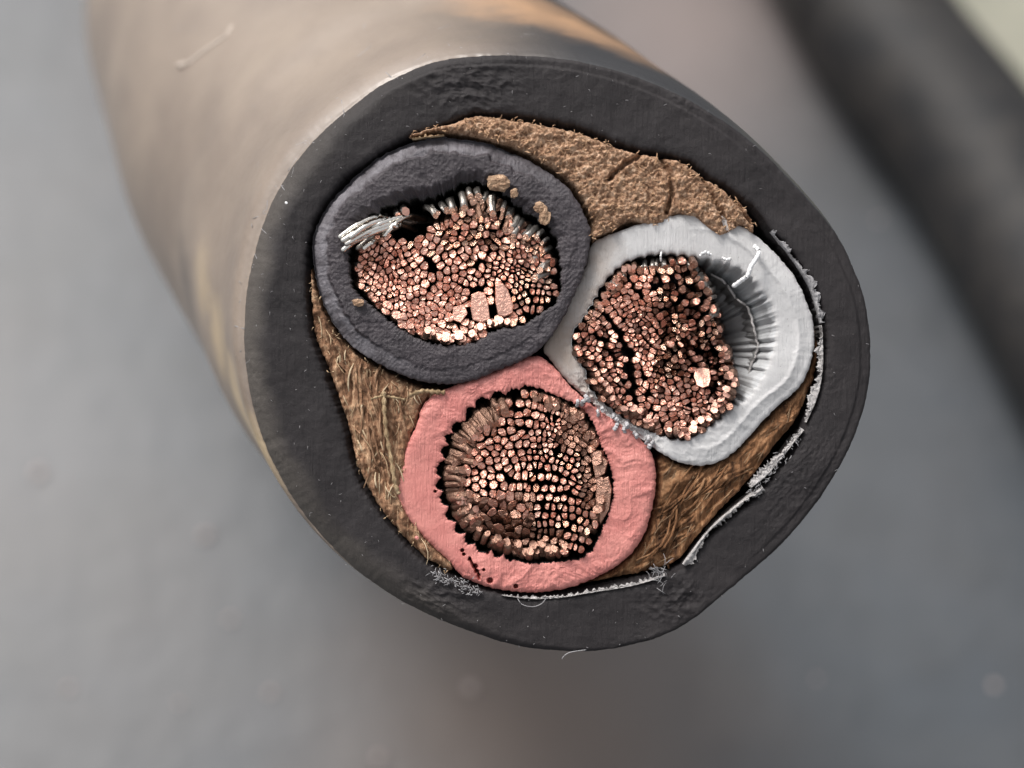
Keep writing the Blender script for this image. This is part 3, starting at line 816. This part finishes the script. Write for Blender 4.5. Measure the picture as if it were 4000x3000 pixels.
    for ar, (V, F, mi), k in items[:NPART]:
        mesh('copper_strand', V, F, ms[k], core, mi, smooth=False)
    for k in range(3):
        V = []; F = []; mi = []
        for ar, (v, f, m_), kk in items[NPART:]:
            if kk != k: continue
            o = len(V); V += v; F += [tuple(a + o for a in q) for q in f]; mi += m_
        if V: mesh('packed_strands', V, F, ms[k], core, mi, smooth=False, kind='stuff')
    for (poly, z, tx, ty, dep, lean, *mk) in extra:
        e = PA(poly); c = e.mean(0); q = [tuple(a - c) for a in e]
        V, F, mi = strand_mesh(q, tuple(c), z, (tx, ty), lean, dep, bev=.93)
        mesh('flattened_strand', V, F, ms[mk[0] if mk else 0], core, mi, smooth=False, label='strand end smeared flat by the cut')
    return len(items)

NPART = 98
MAT['cu_dark'] = copper('tarnished_cut_copper', (.30, .16, .115), (.60, .36, .27), .34, .014)
MAT['cu_bright'] = copper('fresh_cut_copper', (.80, .42, .28), (.97, .70, .55), .20, .02)

def field_a(px, py, db, r):
    f = dict(z=.03, tj=.16, zj=.015)
    ux, uy = (px - 1790) / 400, (py - 1040) / 300
    if uy < -.25 and px > 1700:                       # upper part: strands fan away upwards
        k = min(1, (-uy - .25) * 2)
        f.update(lean=(.10 * k * (1 if px > 1900 else -.2), .30 * k), z=.02 + .05 * k, tj=.35, ty=.25 * k, zj=.035, mats=2 if r.random() < .35 else 0)
    elif px < 1500:
        f.update(lean=(-.22, .12), z=.0, depth=.6, tj=.2)
    elif py > 1200 and px < 1900:                      # lower: dragged smooth by the blade
        f.update(gap=.01, tj=.10, zj=.008, size=1.15, z=.05, lean=(0, -.05))
    elif px > 2000 and 1050 < py:
        f.update(gap=.16, size=.84, tj=.12, z=.02, mats=2 if r.random() < .3 else 0)
    elif px > 2050:
        f.update(lean=(.12, .05), tj=.4, mats=2 if r.random() < .35 else 0)
    elif 1700 < px < 2050 and 1000 < py < 1120: f.update(gap=.10, tj=.12)
    if r.random() < .07: f['mats'] = 2
    return f
def in_core(seq, cx, cy, k=.965):
    return [(cx + (x - cx) * k, cy + (y - cy) * k) for x, y in seq]
SA = [(1392,1010),(1400,1090),(1440,1155),(1520,1228),(1600,1288),(1670,1325),(1751,1343),(1850,1330),(1930,1285),(2041,1260),(2110,1215),(2165,1175),(2180,1105),(2155,1015),(2120,955),(2075,910),(2010,880),(1950,850),(1890,830),(1850,825),(1800,830),(1765,840),(1730,860),(1690,880),(1655,915),(1610,945),(1560,935),(1510,925),(1450,930),(1410,960)]
FLAT_A = [([(1842,1152),(1870,1140),(1895,1146),(1908,1190),(1915,1250),(1880,1262),(1848,1250),(1838,1200)], .075, .03, .04, .7, (0, -.05)),
          ([(1935,1115),(1965,1108),(1985,1135),(2005,1190),(2003,1225),(1970,1240),(1945,1232),(1935,1180)], .08, -.04, .05, .7, (0, -.05)),
          ([(1770,1200),(1815,1188),(1828,1225),(1800,1262),(1768,1250)], .065, .05, -.03, .7, (0, -.05))]
na = build_strands(core_black, SA, None, 28, .35, field_a, [([(1925,1120),(1930,1190),(1945,1265)], 22), ([(1790,1100),(1850,1132),(1925,1120)], 22), ([(1860,1010),(1890,1080),(1900,1110)], 14), ([(1670,1040),(1690,1060)], 16)],
                   [(1882,1030,16), (1700,1055,14), (1640,880,20)], 201, FLAT_A)

def field_b(px, py, db, r):
    f = dict(z=.04, tj=.22, zj=.03)
    if px > 2560 and py < 1500:                       # loose and glinting upper right
        f.update(gap=.08, tj=.60, zj=.09, size=.90, mats=2 if r.random() < .32 else (1 if r.random() < .3 else 0), ty=.15)
    if px < 2440 and py > 1330:                        # lower left bundle leans left
        f.update(lean=(-.20, .03), tj=.22, gap=.10, size=.84, z=.03)
    if py > 1600: f.update(lean=(.10, -.16), gap=.03, tj=.25, z=.03, depth=.6)
    if px > 2760 and py < 1560: f.update(lean=(.10, .05), z=-.02)
    if py < 1100: f.update(lean=(0, .16), z=.02, tj=.4)
    if db < 30: f.update(mats=1 if r.random() < .5 else f.get('mats', 0), z=f['z'] - .03)
    return f
SB = [(2248,1320),(2256,1385),(2300,1450),(2325,1525),(2405,1600),(2507,1662),(2600,1700),(2687,1712),(2760,1668),(2820,1620),(2868,1560),(2885,1487),(2850,1380),(2815,1250),(2806,1150),(2780,1105),(2730,1055),(2680,1022),(2600,1012),(2520,1035),(2440,1062),(2375,1125),(2325,1200),(2285,1260)]
nb_ = build_strands(core_white, SB, None, 27, -1.17, field_b, [([(2355,1210),(2420,1290),(2450,1370),(2480,1450),(2470,1540),(2500,1620)], 42), ([(2370,1170),(2430,1250),(2520,1330),(2560,1400)], 20), ([(2540,1260),(2590,1340),(2640,1400)], 14), ([(2500,1450),(2520,1540),(2550,1620)], 20), ([(2290,1290),(2360,1330),(2400,1420)], 16)],
                    [(2745,1380,22), (2780,1370,16), (2560,1130,18), (2655,1175,17), (2700,1250,14), (2610,1230,13), (2620,1090,14), (2510,1150,13), (2790,1520,18), (2740,1180,13)], 301,
                    [([(2712,1440),(2742,1434),(2768,1440),(2772,1480),(2764,1508),(2738,1516),(2716,1505),(2706,1470)], .08, .10, -.35, .7, (.04, 0), 0)], aniso=(.86, 1.16), rk=.64)

def field_c(px, py, db, r):
    f = dict(z=.05, tj=.16, zj=.018, gap=.10, size=.94)
    cx, cy = 2050, 1860
    dx, dy = (px - cx) / 330, (py - cy) / 330
    rr = math.hypot(dx, dy)
    if px > 2060 and py > 1760:                        # neat small ends on the right
        f.update(size=.80, gap=.20, tj=.10, zj=.012, mats=2 if r.random() < .2 else 0, ty=.12)
    if rr > .72 and (px < 1960):                        # strands lie over outwards all down the left side
        k = (rr - .6) * 2.2
        f.update(lean=(.42 * dx, -.42 * dy * .7), z=.02, depth=.42, tj=.35, mats=1, size=1.05)
    if px < 2080 and py > 1930: f.update(mats=1 if r.random() < .7 else 0, gap=.0, size=1.3, tj=.30, z=.05, zj=.04, lean=(-.10, -.16), ty=.35, tx=.25, depth=.4)
    if px > 2270 and (py < 1980): f.update(mats=1, lean=(.15, .05), size=1.1, tj=.3, z=.0, gap=.03)
    if py > 2060 and px < 2200: f.update(mats=1, lean=(.0, -.22), size=1.1, tj=.3, z=.0, depth=.5)
    if py < 1620: f.update(lean=(0, .12), z=.02)
    if px > 2180 and py < 1760: f.update(mats=1, lean=(.06, .14), size=1.15, gap=0, tj=.35, z=.03, depth=.5)
    return f
SC_ = [(2060,1530),(1994,1560),(1935,1600),(1890,1640),(1860,1680),(1835,1720),(1815,1760),(1800,1810),(1795,1871),(1795,1945),(1822,2010),(1865,2070),(1915,2108),(1975,2132),(2050,2148),(2120,2158),(2240,2160),(2290,2135),(2318,2066),(2355,1987),(2375,1900),(2358,1810),(2330,1740),(2300,1665),(2250,1610),(2160,1560)]
nc = build_strands(core_pink, SC_, None, 29, -.30, field_c, [([(1760,1880),(1850,1905)], 18), ([(1770,1780),(1830,1770)], 14), ([(1765,1720),(1830,1715)], 14), ([(1775,2000),(1850,1990)], 14), ([(2130,1800),(2120,1900),(2130,1990)], 10), ([(2200,1700),(2230,1900)], 6)],
                   [], 401,
                [([(2312,1800),(2345,1775),(2372,1800),(2360,1850),(2325,1870)], .05, .3, .1, .6, (.08, 0), 1),
                 ([(2330,1880),(2375,1860),(2388,1910),(2378,1990),(2345,2050),(2322,2000)], .02, .3, .1, .6, (.08, 0), 1)], aniso=(.94, 1.1), rk=.63)
print('strands', na, nb_, nc)

MAT['cu_grey'] = copper('grey_wire_flank', (.12, .115, .11), (.36, .33, .30), .32, .006, .85)
# loose bright strands bent over the rim of the black core
for i, (a, b_, z1) in enumerate([((1327,935), (1480,845), .10), ((1338,950), (1520,858), .13), ((1352,962), (1545,872), .12), ((1368,958), (1560,880), .10),
                                 ((1372,938), (1500,862), .16), ((1400,925), (1580,845), .08), ((1338,985), (1470,905), .08), ((1500,925), (1600,840), .04), ((1420,975), (1500,930), .02)]):
    mx, my = (a[0] + b_[0]) / 2, (a[1] + b_[1]) / 2
    rope([a, (mx - 6, my - 4), b_, (b_[0] + 60, b_[1] + 10)], (z1, z1 + .02, z1 - .10, -.30), .023, 'loose_strand', MAT['cu_pale'], core_black, .02, label='loose copper strand painted silvery with sky sheen, bent over the rim')

for i in range(9):
    t = i / 8
    rope([(1392 + 60 * t, 975 - 30 * t), (1480 + 60 * t, 900 - 12 * t), (1570 + 50 * t, 850 + 8 * t), (1650 + 40 * t, 830 + 20 * t)], (.02 - .06 * t, -.02 - .08 * t, -.10 - .1 * t, -.4), .020, 'loose_strand', MAT['cu_grey'], core_black, .03)
# strands that lie over at the rim, so that their flanks show
def bent(core, edge, centre, n, length, r, zcap, body, cap, twist=0, flat=.8, t0=0, t1=1, jit=1.0, deep=-.5):
    p = catmull(PA(edge), 12, False); L = np.concatenate([[0], np.cumsum(np.hypot(*np.diff(p, axis=0).T))]); L /= L[-1]
    c = Vector((*P(*centre), 0))
    for i in range(n):
        t = t0 + (t1 - t0) * (i + .5 + rnd.uniform(-.25, .25) * jit) / n
        e = Vector((np.interp(t, L, p[:, 0]), np.interp(t, L, p[:, 1]), 0))
        d = (c - e).normalized(); d = Matrix.Rotation(twist + rnd.gauss(0, .2) * jit, 3, 'Z') @ d
        l = length / U * rnd.uniform(.6, 1.3); z = zcap + rnd.gauss(0, .03); rr = r * rnd.uniform(.65, 1.25)
        side = Vector((-d.y, d.x, 0)) * rnd.gauss(0, .012)
        pts = [e + d * l + Vector((0, 0, z)), e + d * (l * .72) + side + Vector((0, 0, z - .02)), e + d * (l * .38) + side + Vector((0, 0, z - .07)), e + d * .04 + Vector((0, 0, z - .20)), e + d * .02 + Vector((0, 0, deep))]
        V = []; F = []; mi = []; ns = 8
        for k, q in enumerate(pts):
            tg = (pts[min(k + 1, 4)] - pts[max(k - 1, 0)]).normalized()
            if k == 0: tg = (tg + Vector((0, 0, -1.1))).normalized()      # cut end looks up
            a = Vector((-d.y, d.x, 0)); b_ = tg.cross(a).normalized()
            for j in range(ns):
                an = 2 * math.pi * j / ns
                w_ = 1 + rnd.gauss(0, .10)
                V.append(q + a * math.cos(an) * rr * w_ + b_ * math.sin(an) * rr * w_ * flat * (1.5 if k == 0 else 1))
        for k in range(4):
            for j in range(ns):
                j2 = (j + 1) % ns; F.append((k * ns + j, k * ns + j2, (k + 1) * ns + j2, (k + 1) * ns + j)); mi.append(1)
        F.append(tuple(range(ns))[::-1]); mi.append(0); F.append(tuple(4 * ns + j for j in range(ns))); mi.append(1)
        o = mesh('bent_strand', [tuple(v) for v in V], F, [cap, body], core, mi, smooth=rnd.random() < .4)
        o.data.polygons[len(F) - 2].use_smooth = False
EA = [(1590,790),(1680,778),(1751,750),(1802,724),(1860,716),(1932,735),(1995,785),(2040,829),(2130,880),(2166,938),(2180,1015),(2186,1100)]
bent(core_black, EA, (1790, 1080), 24, 85, .024, .05, MAT['cu_grey'], MAT['cu_bright'], .25, t0=.04, jit=.5)
bent(core_black, EA, (1790, 1080), 22, 125, .021, .05, MAT['cu_side'], MAT['cu_bright'], .25, t0=.28, t1=.9)
bent(core_black, [(1590,790),(1500,815),(1440,850),(1390,905),(1372,985),(1375,1060),(1400,1130),(1450,1190)], (1700, 1050), 13, 60, .026, -.04, MAT['cu_grey'], MAT['cu'], -.2)
bent(core_black, [(1480,1215),(1592,1296),(1664,1330),(1751,1346),(1853,1334),(1932,1287),(2041,1264)], (1760, 1050), 24, 34, .030, .05, MAT['cu_side'], MAT['cu'], 0)
EC = [(1990,1532),(1915,1549),(1850,1584),(1820,1627),(1770,1674),(1742,1736),(1726,1806),(1713,1871),(1732,1951),(1765,2037),(1830,2110),(1865,2140),(1936,2163),(2023,2190),(2095,2198),(2240,2184)]
bent(core_pink, EC, (2050, 1860), 30, 85, .032, .05, MAT['cu_side'], MAT['cu_dark'], .0, t0=.02, t1=.62, jit=.45)
bent(core_pink, EC, (2050, 1860), 14, 115, .026, .06, MAT['cu_side'], MAT['cu'], .0, t0=.12, t1=.6, jit=.5)
bent(core_pink, EC, (2050, 1860), 24, 62, .028, .03, MAT['cu_side'], MAT['cu_dark'], .0, t0=.58, t1=1)
bent(core_pink, [(2066,1512),(2168,1548),(2262,1596),(2312,1661),(2340,1734),(2370,1806),(2390,1900),(2378,1987),(2348,2066),(2310,2140)], (2080, 1860), 22, 40, .030, .03, MAT['cu_side'], MAT['cu_dark'], 0)
EB = [(2290,1260),(2330,1170),(2375,1100),(2440,1034),(2507,1006),(2579,995),(2651,1000),(2720,1020),(2770,1070),(2812,1140),(2835,1230)]
bent(core_white, EB, (2580, 1350), 26, 52, .022, -.02, MAT['cu_grey'], MAT['cu_dark'], -.3, t0=.25)
bent(core_white, EB, (2580, 1350), 16, 26, .02, .0, MAT['cu_side'], MAT['cu'], -.3, t0=.0, t1=.4)
bent(core_white, [(2855,1350),(2893,1487),(2872,1570),(2820,1632),(2760,1676),(2687,1715),(2600,1706),(2507,1668),(2405,1608),(2320,1535)], (2600, 1400), 34, 44, .026, .03, MAT['cu_side'], MAT['cu'], .1)

# ------------------------------------------------------------------ crumbs and lint resting on the face
def blob(name, px, py, z, r, mat, label, cat, group=None, sx=1, sy=1, sz=.6, seed=0, world=None, nu=12, nv=8):
    V = []; F = []
    for i in range(nv + 1):
        ph = math.pi * i / nv
        for j in range(nu):
            a = 2 * math.pi * j / nu
            d = Vector((math.sin(ph) * math.cos(a), math.sin(ph) * math.sin(a), math.cos(ph)))
            k = 1 + .6 * float(fbm(d.x * 1.7 + seed, d.y * 1.7 + d.z * 1.3, 3, seed))
            V.append((d.x * r * sx * k, d.y * r * sy * k, d.z * r * sz * k))
    for i in range(nv):
        for j in range(nu):
            j2 = (j + 1) % nu; F.append((i * nu + j, (i + 1) * nu + j, (i + 1) * nu + j2, i * nu + j2))
    o = mesh(name, V, F, mat, None, smooth=False, label=label, category=cat)
    if group: o['group'] = group
    o.matrix_world = world if world else M @ Matrix.Translation((*P(px, py), z))
    return o
for i, (x, y, r, sx, sy, lab) in enumerate([
        (1950, 722, .075, 1.2, .85, 'largest tan crumb, on the black insulation above the top copper core'),
        (2106, 815, .042, 1, 1, 'small tan crumb on the black insulation, right of the largest crumb'),
        (2128, 850, .055, .8, 1.3, 'elongated tan crumb on the black insulation, below the small one'),
        (1404, 1185, .038, 1.2, .8, 'tan crumb on the black insulation at the lower left of the top copper core'),
        (2008, 760, .03, 1, 1.2, 'tiny tan crumb by the hole edge of the top copper core')]):
    blob('filler_crumb', x, y, .105, r, MAT['crumb'], lab, 'crumb', 'filler crumbs on the black insulation', sx, sy, .6, seed=i * 3 + 2, nu=16, nv=10)
for i, (x, y, r, lab) in enumerate([
        (1122, 795, .012, 'bright white dust grain on the jacket rim left of the black core'),
        (2222, 985, .013, 'white dust grain on the black insulation right of the top copper core'),
        (1630, 2098, .016, 'pinkish dust grain at the inner jacket edge, lower left')]):
    blob('dust_grain', x, y, .06, r, MAT['white'] if i < 2 else MAT['pink_ins'], lab, 'dust grain', None, seed=i + 40, nu=8, nv=6)
def hair(name, pts, z, r, label):
    p = catmull(PA(pts), 6, False)
    V, F = tubes([[(a[0], a[1], z) for a in p]], [r], 5)
    o = mesh(name, V, F, MAT['lint'], None, label=label, category='hair')
    o.matrix_world = M
    return o
hair('thin_hair', [(2022,2335),(2040,2358),(2080,2367),(2115,2355),(2135,2330)], .05, .0035, 'thin curved hair below the pink core on the jacket face')
hair('thin_hair', [(2195,2572),(2205,2558),(2230,2545),(2290,2536)], .03, .004, 'thin pale hair at the bottom edge of the jacket')
# scattered short lint on the jacket face
paths = []; rads = []
Jo, Ji = catmull(PA(J_OUT), 4), catmull(PA(J_IN), 4)
def jacket_z(x, y): return .020 * float(fbm(x * 1.3, y * 1.3, 3, 11)) + .014
def lint_at(x, y, l, r, zoff=.0):
    a = rnd.uniform(0, math.pi); c_ = rnd.gauss(0, .6); pts = []
    for i in range(4):
        t = i / 3 - .5; aa = a + c_ * t
        pts.append((x + math.cos(aa) * l * t, y + math.sin(aa) * l * t, jacket_z(x, y) + zoff + .008 * (1 - 4 * t * t)))
    paths.append(pts); rads.append(r)
cnt = 0
while cnt < 120:
    x = rnd.uniform(-2.1, 2.8); y = rnd.uniform(-2.1, 2.6)
    if inside(np.array([x]), np.array([y]), Jo)[0] and not inside(np.array([x]), np.array([y]), Ji)[0]:
        if x > 1.2 and rnd.random() < .6: continue
        lint_at(x, y, rnd.uniform(.006, .03), rnd.uniform(.0015, .003)); cnt += 1
V, F = tubes(paths, rads, 4)
mesh('lint_specks', V, F, MAT['lint'], jacket, kind='stuff')
paths = []; rads = []
for i in range(90):                                    # fuzzy grey lint at the lower left
    t = rnd.random(); x = 1690 + 190 * t + rnd.gauss(0, 14); y = 2238 + 75 * t + rnd.gauss(0, 12)
    lint_at(*P(x, y), rnd.uniform(.015, .06), rnd.uniform(.0025, .005), .01)
for i in range(26):                                    # frayed tuft where the tape is torn, bottom
    x = 2580 + rnd.gauss(0, 22); y = 2240 + rnd.gauss(0, 26)
    lint_at(*P(x, y), rnd.uniform(.03, .11), rnd.uniform(.002, .004), .03)
for i in range(70):                                    # fuzz along the torn tape
    t = rnd.random(); x = 2930 + 190 * t + rnd.gauss(0, 12); y = 1935 - 230 * t + rnd.gauss(0, 14)
    lint_at(*P(x, y), rnd.uniform(.015, .045), rnd.uniform(.0025, .005), .0)
V, F = tubes(paths, rads, 4)
mesh('torn_tape_fuzz', V, F, MAT['lint'], jacket, kind='stuff')

# dust, grains and a pale scuff on the flank of the jacket
from mathutils.bvhtree import BVHTree
bvh = BVHTree.FromPolygons([v.co[:] for v in jacket.data.vertices], [p.vertices[:] for p in jacket.data.polygons])
def on_flank(px, py):
    o = Vector((0, 0, DIST)); d = Vector((*P(px, py), -DIST)).normalized()
    h, n_, i_, t_ = bvh.ray_cast(o, d)
    return (h, n_) if h is not None else (None, None)
paths = []; rads = []
for i in range(420):
    x = rnd.uniform(380, 1700); y = rnd.uniform(0, 1500)
    if rnd.random() < .6:
        t = rnd.random(); k = rnd.expovariate(1 / 70.)
        a_ = R(95 + 95 * t); x = 2190 + (1250 + k) * math.cos(a_); y = 1385 - (1250 + k) * math.sin(a_)
    h, n_ = on_flank(x, y)
    if h is None or h.z > -.03: continue
    a = n_.orthogonal().normalized(); b = n_.cross(a); an = rnd.uniform(0, 6.3); dr = a * math.cos(an) + b * math.sin(an)
    l = rnd.uniform(.004, .016) if rnd.random() < .8 else rnd.uniform(.03, .08)
    paths.append([h - dr * l + n_ * .002, h + n_ * .004, h + dr * l + n_ * .002]); rads.append(rnd.uniform(.0025, .006))
V, F = tubes(paths, rads, 5)
mesh('dust_specks', V, F, MAT['lint'], jacket, kind='stuff')
path = []
for (x, y) in catmull([(700,255),(735,248),(790,205),(850,165),(880,145),(900,118),(905,100)], 4, False):
    h, n_ = on_flank(x, y); path.append(h + n_ * .004)
V, F = tubes([path], [.022], 6)
mesh('pale_scuff', V, F, MAT['dustpale'], jacket, label='pale scuff on the flank of the jacket')
h, n_ = on_flank(712, 255)
V, F = tubes([[h + Vector((-.05, 0, 0)) + n_ * .004, h + n_ * .006, h + Vector((.07, .02, 0)) + n_ * .004]], [.04], 6)
mesh('pale_scuff', V, F, MAT['dustpale'], jacket)

# ------------------------------------------------------------------ ground and things behind
def ground_at(px, py, h=0.0):
    """where the sight line of a photograph point meets the plane at height h"""
    d = (M.to_3x3() @ Vector(((px - 2000) / U, (1500 - py) / U, -DIST))).normalized()
    o = M @ Vector((0, 0, DIST))
    t = (h - o.z) / d.z
    return o + d * t
def ground_mat():
    m, t, b = new_mat('grey_ground'); g = G(t)
    n1 = g.ramp(g.noise(.09, 4, .55), [(.36, (.034, .043, .054)), (.5, (.046, .051, .059)), (.64, (.060, .056, .057))])
    n2 = g.ramp(g.noise(.7, 6, .65), [(.35, (0, 0, 0)), (.65, (1, 1, 1))])
    col = g.mix(g.math('MULTIPLY', n2, .5), n1, (.030, .034, .038))
    v = g.mapping((.35, 1.6, 1)); n3 = g.ramp(g.noise(1.0, 4, .6, vec=v), [(.35, (0, 0, 0)), (.7, (1, 1, 1))])
    col = g.mix(g.math('MULTIPLY', n3, .2), col, (.085, .09, .096))
    for (px, py, rad, c, amt) in ((2050, 2800, 6.5, (.125, .092, .074), .75), (2650, 100, 6.0, (.19, .145, .13), .7), (150, 1750, 3.0, (.075, .08, .09), .5)):
        q = ground_at(px, py)                           # dusty stains; the brown one paints warm bounce light into the cable's shadow
        v = g.n.new('ShaderNodeVectorMath'); v.operation = 'DISTANCE'; t.links.new(g.coord(), v.inputs[0]); v.inputs[1].default_value = q
        mr = g.n.new('ShaderNodeMapRange'); mr.inputs[1].default_value = rad; mr.inputs[2].default_value = rad * .2; mr.inputs[4].default_value = amt; mr.interpolation_type = 'SMOOTHSTEP'
        t.links.new(g.math('ADD', v.outputs['Value'], g.math('MULTIPLY', g.noise(.25, 4), rad * .5)), mr.inputs[0])
        col = g.mix(mr.outputs[0], col, c)
    t.links.new(col, b.inputs['Base Color']); b.inputs['Roughness'].default_value = .50; b.inputs['IOR'].default_value = 1.54
    t.links.new(g.bump(g.noise(1.5, 5, .6), .05, .5), b.inputs['Normal'])
    return m
gm = ground_mat()
S = 900
n = 60
xs = np.linspace(-1, 1, n); xs = np.sign(xs) * np.abs(xs) ** 2.2 * S
X, Y = np.meshgrid(xs, xs)
V = np.stack([X.ravel(), Y.ravel(), np.zeros(n * n)], -1)
i = np.arange(n - 1)[:, None]; j = np.arange(n - 1)[None, :]
F = np.stack([i * n + j, i * n + j + 1, (i + 1) * n + j + 1, (i + 1) * n + j], -1).reshape(-1, 4)
mesh('ground', V, F, gm, None, kind='structure', label='grey weathered ground surface, out of focus')

# second, thinner black cable lying on the ground at upper right
def lying_cable(name, pix, rad, mat, label, ext=30, streak=None):
    pts = [ground_at(a, b, rad) for a, b in pix]
    d0 = (pts[0] - pts[1]).normalized(); d1 = (pts[-1] - pts[-2]).normalized()
    pts = [pts[0] + d0 * ext] + pts + [pts[-1] + d1 * ext]
    p = catmull([tuple(q) for q in pts], 14, False); p[:, 2] = rad
    ns = 40; V = []; F = []
    for i in range(len(p)):
        t = Vector(p[min(i + 1, len(p) - 1)]) - Vector(p[max(i - 1, 0)]); t.normalize()
        a = Vector((-t.y, t.x, 0)); b = Vector((0, 0, 1)); r = rad
        for k in range(ns):
            an = 2 * math.pi * k / ns; V.append(tuple(Vector(p[i]) + a * math.cos(an) * r + b * math.sin(an) * r))
    for i in range(len(p) - 1):
        for k in range(ns):
            k2 = (k + 1) % ns; F.append((i * ns + k, i * ns + k2, (i + 1) * ns + k2, (i + 1) * ns + k))
    F.append(tuple(range(ns))); F.append(tuple((len(p) - 1) * ns + k for k in range(ns))[::-1])
    c0 = Vector(p[len(p) // 2]); c0.z = 0
    o = mesh(name, [tuple(Vector(v) - c0) for v in V], F, mat, None, label=label, category='cable')
    o.location = c0
    return o
MAT['black2'] = simple('black_cable_rubber', (.010, .011, .013), .6, (.035, .032, .030), 1.5, ((3, .02),), spec=.25)
lying_cable('thin_cable', [(3130,-420),(3290,-140),(3500,195),(3775,547),(4010,937),(4220,1320)], 1.25, MAT['black2'], 'blurred thin black cable lying on the ground at the upper right')
# pale olive board beyond it
def board():
    a = [ground_at(3400, -60), ground_at(4120, 640), ground_at(5600, -400), ground_at(4300, -1500)]
    c0 = sum(a, Vector()) / 4; c0.z = 0
    V = []; F = []
    for z in (0.0, .5, .56):
        k = 1 if z < .55 else .985
        for q in a: V.append(((q.x - c0.x) * k, (q.y - c0.y) * k, z))
    for l in (0, 4):
        for k in range(4): k2 = (k + 1) % 4; F.append((l + k, l + k2, l + 4 + k2, l + 4 + k))
    F.append((8, 9, 10, 11)); F.append((3, 2, 1, 0))
    m = simple('pale_olive_paint', (.20, .20, .155), .6, (.26, .25, .20), .5)
    o = mesh('board', V, F, m, None, smooth=False, label='pale olive board on the ground behind the thin black cable, top right corner', category='board')
    o.location = c0
board()
# grit on the ground, blurred pale specks
MAT['grit'] = simple('pale_grit', (.26, .22, .21), .7, (.38, .32, .30), 6)
for (x, y, r, lab) in [(155,1850,.13,'pale grit speck, leftmost, level with the middle of the photo'),
                  (805,2095,.12,'pale oval grit speck left of the jacket at lower left'),
                  (1055,2708,.09,'small pinkish grit speck below the cable, at the left of two'),
                  (1835,2690,.12,'pinkish grit speck below the bottom of the cable'),
                  (700,2750,.06,'tiny grit speck at the bottom left of the ground'),
                  (270,2690,.08,'faint grit speck in the bottom left corner'),
                  (2740,2215,.07,None), (3190,2655,.06,'tiny grit speck at the lower right of the ground'),
                  (3430,860,.07,'tiny grit speck on the ground right of the jacket'),
                  (3880,2680,.09,'faint grit speck near the bottom right corner'),
                  (1480,2960,.10,'pale grit speck at the bottom edge'),
                  (900,2420,.08,'faint grit speck on the ground at lower left, under the oval one')]:
    if lab is None: continue
    p = ground_at(x, y)
    blob('grit_grain', 0, 0, 0, r * .62, MAT['grit'], lab, 'grit', 'grit on the ground', 1, 1, .6, seed=int(x) % 17, world=Matrix.Translation(p + Vector((0, 0, r * .3))), nu=10, nv=7)
